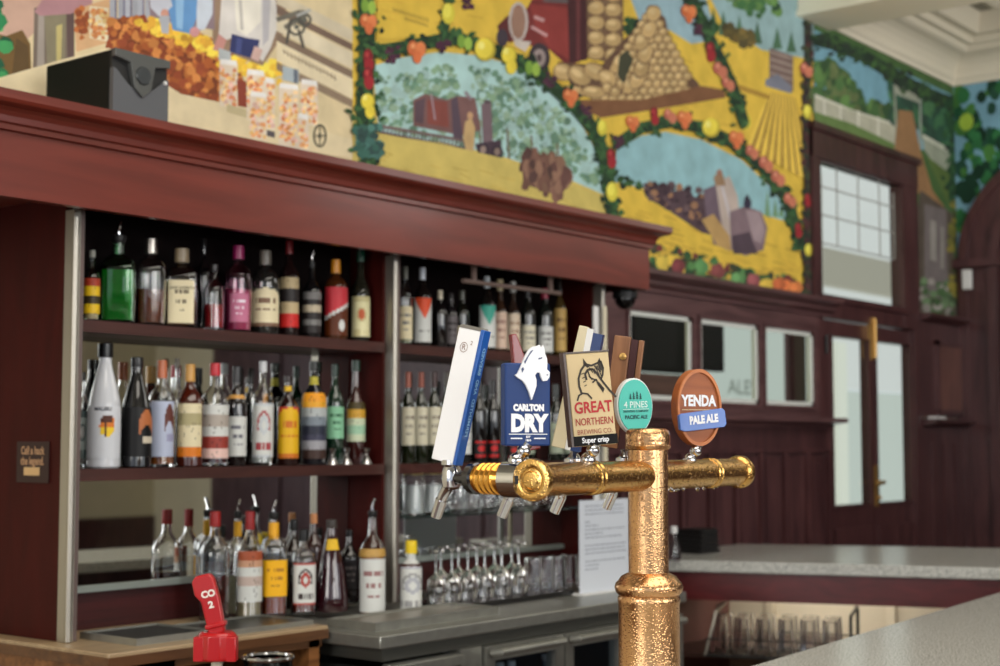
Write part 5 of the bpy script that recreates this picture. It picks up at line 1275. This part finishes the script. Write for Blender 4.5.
# ---- handles
def handle(i,pxb,pyb,pxt,pyt,w,d,rz,builder):
    tb_,bd=taps[i]; k=proj(*bd)[2]
    B0=Vector(dep(pxb,pyb,k)); T0=Vector(dep(pxt,pyt,k)); ax=(T0-B0); H=ax.length
    # local frame: z along the lean, turned by rz about vertical
    R=Matrix.Rotation(RZC+rz,4,'Z'); xw=(R@Vector((1,0,0))); zl=ax.normalized(); yl=zl.cross(xw).normalized(); xl=yl.cross(zl)
    M=Matrix(((xl.x,yl.x,zl.x,0),(xl.y,yl.y,zl.y,0),(xl.z,yl.z,zl.z,0),(0,0,0,1)))
    builder(M,B0,H,tb_)
    # stem from tap body
    b=MB(); b.tube([bd+Vector((0,0,.045))-base,B0+zl*.02-base],.007,12); Tb(b,'handle_stem',M_chrome)
def place(o,M,B0,parent=None):
    o.rotation_euler=M.to_euler(); o.location=B0-base; return o
def h1(M,B0,H,tb_):
    w,d=.050,.020
    b=MB(); 
    b.prism([(-w/2,0),(w/2-.004,0),(w/2-.004,H),(-w/2,H)],-d/2,d/2,'y'); o=place(b.build('tap_handle',solid('handle_white',S(244,244,246),.4),parent=T,bevel=.002),M,B0)
    b=MB(); b.box(w/2-.004,w/2+.003,-d/2-.001,d/2+.001,0,H+.003); b.build('blue_spine',solid('handle_blue',S(24,88,170),.35,coat=.2),parent=o,bevel=.001)
    b=MB(); b.prism([(-w/2,H),(w/2,H),(w/2-.004,H+.006),(-w/2+.004,H+.006)],-d/2,d/2,'y'); b.build('grey_top',solid('handle_grey',S(120,116,108),.4),parent=o)
    b=MB(); wc=S(150,196,232)
    put_text(b,'FERMENTED  AND  BREWED',.0115,0,0,0,wc,1.05,.0002,map=lambda p:(w/2+.0036,p[1],H*.55+p[0]))
    cc=S(150,120,110)
    for i in range(16):
        a=i*.3927; c0,s0,c1,s1=math.cos(a),math.sin(a),math.cos(a+.3),math.sin(a+.3)
        cx,cz=-.006,H*.86
        b.add([(cx+.008*c0,-d/2-.0008,cz+.009*s0),(cx+.008*c1,-d/2-.0008,cz+.009*s1),(cx+.0068*c1,-d/2-.0008,cz+.0076*s1),(cx+.0068*c0,-d/2-.0008,cz+.0076*s0)],[(0,1,2,3)],cc)
    put_text(b,'R',.014,-.006,H*.86,-d/2-.0009,cc,1,0); put_text(b,'2',.010,.008,H*.90,-d/2-.0009,cc,1,0)
    b.build('printing',M_print,parent=o)
handle(0,446,462,474,330,0,0,math.radians(-32),h1)
def h2(M,B0,H,tb_):
    b=MB(); b.prism([(-.012,0),(.014,0),(.020,H*.6),(.004,H),(-.006,H),(-.012,H*.6)],-.008,.008,'y'); place(b.build('tap_handle',solid('dark_red_handle',S(120,26,28),.3,coat=.3),parent=T,bevel=.002),M,B0)
handle(1,532,450,513,334,0,0,math.radians(20),h2)
def h3(M,B0,H,tb_):
    w,d=.052,.026; cream=solid('handle_cream',S(206,194,160),.4)
    b=MB(); b.prism([(-w/2,0),(0,0),(-.006,H),(-w/2+.004,H)],-d/2,d/2,'y'); o=place(b.build('tap_handle',cream,parent=T,bevel=.0015),M,B0)
    b=MB(); b.prism([(0,0),(.010,0),(.006,H-.002),(-.006,H-.002)],-d/2,d/2,'y'); b.build('white_stripe',M_white,parent=o)
    b=MB(); b.prism([(.010,0),(w/2,0),(w/2-.002,H-.008),(.006,H-.008)],-d/2,d/2,'y'); b.build('navy_stripe',solid('handle_navy',S(28,54,104),.4),parent=o)
handle(2,566,449,592,328,0,0,math.radians(-12),h3)
def h4(M,B0,H,tb_):
    hw=wood('handle_wood',S(116,76,48),S(166,116,78),.45,(12,12,1)); w=.058
    b=MB(); b.box(-w/2,w/2-.026,-.014,.014,0,H); b.box(w/2-.010,w/2,-.014,.014,0,H-.004); b.box(w/2-.026,w/2-.010,0,.014,0,H-.006); o=place(b.build('tap_handle',hw,parent=T,bevel=.0015),M,B0)
    b=MB(); b.box(w/2-.025,w/2-.011,-.012,-.001,0,H-.004); b.build('dark_slot',solid('slot_dark',S(60,22,22),.5),parent=o)
    b=MB(); b.m=Matrix.Translation((-.008,-.014,H*.82))@Matrix.Rotation(math.pi/2,4,'X'); b.lathe([(.007,0),(.007,.003),(.004,.0045)],14); b.build('screw_head',M_gold,parent=o)
handle(3,616,448,630,337,0,0,math.radians(-8),h4)
# ---- customer-side badges (panel mesh = part; artwork = sub-parts)
def badge_frame(pxc,pyb,k,rz): 
    p=Vector(dep(pxc,pyb,k)); return p
def badge(pxc,pyb,k,rz,lean,fn,stem_px=None,stem_to=None):
    p=Vector(dep(pxc,pyb,k)); o=fn(k/F); o.parent=T; o.location=p-base; o.rotation_euler=(lean[0],lean[1],RZC+rz)
    # stem down to the bar
    q=stem_to; b=MB(); b.tube([q-base,p-base+Vector((0,0,.004))+Vector((f3[0],f3[1],0))*.004],.0085,14); b.ball(tuple(q-base),.0135,14,8); b.ball(tuple((q*.35+p*.65)-base),.0115,14,8); Tb(b,'badge_stem',M_chrome)
    return o
NAVY=solid('badge_navy',S(28,56,110),.45,spec=.25)
WH=S(232,234,238)
def carlton(u):
    w,h,d=45*u/.93,83*u,.024
    b=MB(); b.box(-w/2,w/2,0,d,0,h); o=b.build('badge',NAVY,bevel=.003); o['label']='navy blue rectangular badge with white horse head'
    y=-.0012
    def q(px,py): return ((px-506)/46*w*.97-w/2+.004,(445-py)*u)
    hp=[(513,374.5),(516,377),(521,380),(524,384),(527,390),(530,399),(533,391),(535,385),(535,379),(533.6,374.5),(535.5,371.5),(538.5,371.5),(540,376),(542,380),(546,379.5),(548.5,376),(549,371),(546,368),(546.5,362),(546,357),(544,352.5),(543.5,348),(542,343.5),(540,347),(538.5,343.5),(535,345),(531,345.5),(527,349),(524,354),(521,361),(518,368),(515.5,373)]
    b=MB(); b.prism([q(*p) for p in hp],-.006,.0,'y'); b.build('horse_head',solid('horse_white',S(226,228,232),.35),parent=o)
    b=MB(); ye=-.0066
    def qq(pts,c): 
        b.add([(q(*p)[0],ye,q(*p)[1]) for p in pts],[tuple(range(len(pts)))],c)
    DG=S(70,84,120)
    qq([(529,350),(532,348.6),(527,355),(523,363),(522,361)],DG); qq([(537,357),(541,356),(540.6,357.4),(537,358.4)],DG); qq([(519,368),(521,366),(522,368.5),(520,372)],DG); qq([(545,373.6),(547,373),(546.6,374.6)],DG)
    b.build('horse_lines',M_print,parent=o)
    b=MB(); put_text(b,'CARLTON',.0140,.001,(445-407)*u,y,WH,.80,.0011); put_text(b,'DRY',.0370,.001,(445-423)*u,y,WH,.84,.0024)
    b.add([(a,y,z) for a,z in ((-w*.42,(445-433.6)*u),(w*.42,(445-433.6)*u),(w*.42,(445-432.8)*u),(-w*.42,(445-432.8)*u))],[(0,1,2,3)],WH)
    for s in (-1,1): b.add([(s*a,y,z) for a,z in ((w*.13,(445-438)*u),(w*.38,(445-438)*u),(w*.38,(445-436.8)*u),(w*.13,(445-436.8)*u))],[(0,1,2,3)],WH)
    put_text(b,'EST',.0048,.0,(445-436)*u,y,WH,1,.0002); put_text(b,'1864',.0048,.0,(445-439.4)*u,y,WH,1,.0002)
    b.build('lettering',M_print,parent=o); return o
s_c=PL+BD*.02+ND*.042+Vector((0,0,.030))
badge(528,446,2.43,math.radians(18),(0,0,0),carlton,stem_to=s_c)
def northern(u):
    h=93*u; w=43.5*u/.94; sk=0
    b=MB(); d=.020; CRM=solid('badge_cream',S(208,186,142),.5,spec=.3)
    b.prism([(-w/2+.002,0),(w/2,0),(w/2-.003,h),(-w/2-.001,h)],0,d,'y'); o=b.build('badge',CRM,bevel=.0015); o['label']='cream rectangular badge with fish drawing and red lettering'
    b=MB(); b.prism([(-w/2-.003,0),(-w/2+.001,0),(-w/2-.002,h+.003),(-w/2-.006,h+.003)],-.001,d+.001,'y'); b.prism([(-w/2-.006,h+.0005),(w/2-.002,h+.0005),(w/2-.002,h+.003),(-w/2-.006,h+.003)],-.001,d+.001,'y'); b.build('edge_trim',solid('badge_edge',S(84,70,64),.4),parent=o)
    y=-.0008
    def q(px,py): return ((px-571)/45*w-w/2+.0025-(0),(444-py)*u)   # drawn over the tilted rectangle
    def sx(px,py): a,z=q(px,py); return (a-(py-398)*0.0+ (398-py)*.18*u*1.0, z)
    b=MB(); ink=S(50,42,30)
    def ln(pts,wd):
        for p0,p1 in zip(pts,pts[1:]):
            a=Vector((*q(*p0),0)); c=Vector((*q(*p1),0)); dd=(c-a); 
            if dd.length<1e-6: continue
            n=Vector((-dd.y,dd.x,0)).normalized()*wd*u/2; dd=dd.normalized()*.0004
            b.add([(v.x,y,v.y) for v in (a-dd+n,a-dd-n,c+dd-n,c+dd+n)],[(0,1,2,3)],ink)
    def fill(pts,c=ink): b.add([(q(*p)[0],y,q(*p)[1]) for p in pts],[tuple(range(len(pts)))],c)
    # leaping fish: tail fins up, curved body, open lines
    ln([(577,398),(579,393),(583,391),(588,392),(592,397)],1.8); ln([(582,391),(580,384),(580,376),(583,368),(588,362)],2.2)
    fill([(586,356),(590,362),(594,364),(590,366),(586,363)]); ln([(588,362),(594,364),(600,362),(604,360)],2); fill([(603,356.5),(606,366),(604,370),(600,362)])
    ln([(604,360),(606,367),(605,374),(603,378)],2); ln([(588,378),(587,372),(590,368),(595,367.5),(599,372),(604,380),(611,390),(617,397)],2.2)
    ln([(590,369),(592,376),(598,379)],1.5); ln([(594,381),(598,378),(600,384),(604,388)],1.6); ln([(591,374),(594,378)],1.6); fill([(600,380),(606,388),(604,392),(600,385)])
    for i in range(5): ln([(592+i*2.4,366+i*.7),(595+i*2.2,371+i*1.2)],1.)
    for i in range(4): ln([(597+i*1.6,364+i*.3),(599+i*1.4,368+i)],1.)
    for i in range(4): ln([(583+i*.8,372+i*4),(586+i*.6,371+i*4)],.9)
    b.build('fish_drawing',M_print,parent=o)
    b=MB(); RR=S(176,34,40)
    put_text(b,'GREAT',.0265,.001,(444-406)*u,y,RR,.82,.0007); put_text(b,'NORTHERN',.0175,.0012,(444-420)*u,y,S(160,50,44),.72,.0002); put_text(b,'BREWING CO.',.0115,.001,(444-430)*u,y,S(150,70,56),.85,.0)
    b.build('lettering',M_print,parent=o)
    b=MB(); b.box(-w/2+.001,w/2+.001,-.0022,0,.0008,10.5*u); bb=b.build('black_band',solid('band_black',S(10,9,9),.6,spec=.2),parent=o)
    b=MB(); put_text(b,'Super crisp',.0125,0,5.6*u,-.0030,WH,.85,.0003); b.build('band_lettering',M_print,parent=o)
    return o
gx,_=bar_at_px(588)
badge(595.5,445.5,proj(*gx)[2]-.01,math.radians(16),(0,math.radians(-4.5),0),northern,stem_to=gx+Vector((0,0,.030)))
def disc(b,w,h,y0,y1,n=40,cz=0):
    b.prism([(w/2*math.cos(2*math.pi*i/n),cz+h/2*math.sin(2*math.pi*i/n)) for i in range(n)],y0,y1,'y')
def pines(u):
    w,h=40*u,56*u; cz=h/2
    b=MB(); disc(b,w,h,0,.014,cz=cz); o=b.build('badge',M_white,bevel=.001); o['label']='round teal badge with white rim and pine trees'
    b=MB(); disc(b,w*.93,h*.94,-.003,0,cz=cz); b.build('teal_face',solid('badge_teal',S(52,186,170),.35,coat=.2),parent=o)
    y=-.0038; b=MB(); dk=S(16,70,70); wt=S(200,232,226)
    for i,hh in enumerate((.011,.014,.016,.012)):
        x=-.0105+i*.007; z0=cz+.012
        for j in range(3): b.add([(x-.0030+j*.0006,y,z0+hh*(.1+.28*j)),(x+.0030-j*.0006,y,z0+hh*(.1+.28*j)),(x,y,z0+hh*(.48+.28*j))],[(0,1,2)],dk)
        b.box(x-.0005,x+.0005,y,y+.0005,z0,z0+hh*.2,dk)
    b.build('pine_trees',M_print,parent=o)
    b=MB(); put_text(b,'4 PINES',.0165,0,cz+.002,y,wt,.92,.0003); put_text(b,'BREWING COMPANY',.0055,0,cz-.010,y,dk,1,.0001); put_text(b,'PACIFIC ALE',.0095,0,cz-.021,y,S(14,60,66),.9,.0003)
    b.add([(a,y,z) for a,z in ((-.027,cz-.0065),(.027,cz-.0065),(.027,cz-.0055),(-.027,cz-.0055))],[(0,1,2,3)],wt)
    b.build('lettering',M_print,parent=o); return o
px_,_=bar_at_px(662)
badge(636,434,proj(*px_)[2]+.03,math.radians(22),(0,math.radians(-2),0),pines,stem_to=px_+Vector((0,0,.02)))
def yenda(u):
    w,h=50*u,77*u; cz=h/2
    b=MB(); disc(b,w,h,0,.024,cz=cz); wd=wood('badge_wood',S(136,70,30),S(176,100,48),.5,(1,8,10)); o=b.build('badge',wd,bevel=.002); o['label']='oval timber badge with raised rim and blue ribbon'
    b=MB(); n=44
    for i in range(n):
        a0,a1=2*math.pi*i/n,2*math.pi*(i+1)/n
        b.add([(w/2*k*math.cos(a),yy,cz+h/2*k*math.sin(a)) for a in (a0,a1) for k,yy in ((1,0),(1,-.005),(.91,-.005),(.91,0))],[(0,4,5,1),(1,5,6,2),(2,6,7,3)])
    b.build('rim',wood('badge_rim',S(168,94,44),S(204,126,68),.45),parent=o)
    y=-.0012; b=MB(); put_text(b,'YENDA',.0285,0,cz+.012,y,WH,.78,.0013)
    x=-w*.38
    while x<w*.38: b.add([(x,y,cz-.0055),(x+.002,y,cz-.0055),(x+.002,y,cz-.0035),(x,y,cz-.0035)],[(0,1,2,3)],S(214,190,150)); x+=.0028
    b.build('lettering',M_print,parent=o)
    # ribbon
    b=MB(); rz_=math.radians(9); b.m=Matrix.Translation((.004,-.010,cz-.0235))@Matrix.Rotation(-rz_*.6,4,'Y')
    rw=w*1.06; rh=19*u
    b.prism([(-rw/2,-rh/2+.003),(-rw/2+.01,-rh/2-.001),(rw/2-.005,-rh/2),(rw/2,-rh/2+.006),(rw/2-.001,rh/2-.005),(rw/2-.006,rh/2),(-rw/2+.004,rh/2-.003),(-rw/2,rh/2-.006)],0,.009,'y'); rbn=b.build('ribbon',solid('ribbon_blue',S(74,112,186),.35,coat=.2),parent=o,bevel=.001)
    b=MB(); b.m=Matrix.Translation((.004,-.010,cz-.0235))@Matrix.Rotation(-rz_*.6,4,'Y'); put_text(b,'PALE ALE',.0205,.001,0,-.001,WH,.74,.0012); b.build('ribbon_lettering',M_print,parent=o)
    return o
yx,_=bar_at_px(690)
badge(699,446,proj(*yx)[2],math.radians(22),(0,0,0),yenda,stem_to=yx+Vector((0,0,.026)))
# ================================================================ CAMERA AND LIGHT
cam=bpy.data.cameras.new('camera'); co=bpy.data.objects.new('camera',cam); C.objects.link(co)
cam.sensor_width=36; cam.lens=F*36/1000; co.location=(0,0,CZ); co.rotation_euler=(math.pi/2+pit,0,RZC); cam.clip_start=.05
cam.dof.use_dof=True; cam.dof.focus_distance=2.62; cam.dof.aperture_fstop=4.5
bpy.context.scene.camera=co
w=bpy.data.worlds.new('world'); bpy.context.scene.world=w; w.use_nodes=True
w.node_tree.nodes['Background'].inputs[0].default_value=(.80,.88,1,1); w.node_tree.nodes['Background'].inputs[1].default_value=.9
def area(name,loc,target,sx,sy,power,col=(1,1,1)):
    l=bpy.data.lights.new(name,'AREA'); l.shape='RECTANGLE'; l.size=sx; l.size_y=sy; l.energy=power; l.color=col
    o=bpy.data.objects.new(name,l); C.objects.link(o); o.location=loc
    o.rotation_euler=(Vector(target)-Vector(loc)).to_track_quat('-Z','Y').to_euler(); return o
area('window_light',(.3,-4.7,2.6),(3,3.6,1.6),3.0,2.3,150,(1,.98,.94))
area('window_light',(3.3,-4.7,2.6),(4,3.6,1.6),1.8,2.3,70,(1,.98,.94))
area('side_light',(-4.3,1.5,2.6),(4,3.4,1.8),3,2.2,145,(1,.95,.88))
area('ceiling_fill',(2.2,.7,4.1),(2.2,.9,0),4,2.6,110,(1,.93,.82))  # added fill, no lamp there; brightens the top of the brass bar
area('ceiling_fill',(8.3,1.0,3.2),(8.4,2.4,4.6),1.5,1.2,22,(1,.95,.88))  # added fill aimed up at the coffered ceiling
area('inner_panel_fill',(6.12,3.0,.93),(6.5,3.05,.5),.7,.15,3.4,(1,.96,.90))  # added fill that brightens the cream inner panel
area('door_side_light',(6.6,.6,3.4),(7.4,3.8,1.7),1.5,1.2,22,(1,.97,.95))
area('stand_in_room_fill',(7.5,4.6,3.1),(7.5,5.2,1),3,.6,20)  # added light for the stand-in room behind the dado
sc=bpy.context.scene; sc.view_settings.view_transform='Standard'; sc.view_settings.look='None'; sc.view_settings.exposure=0
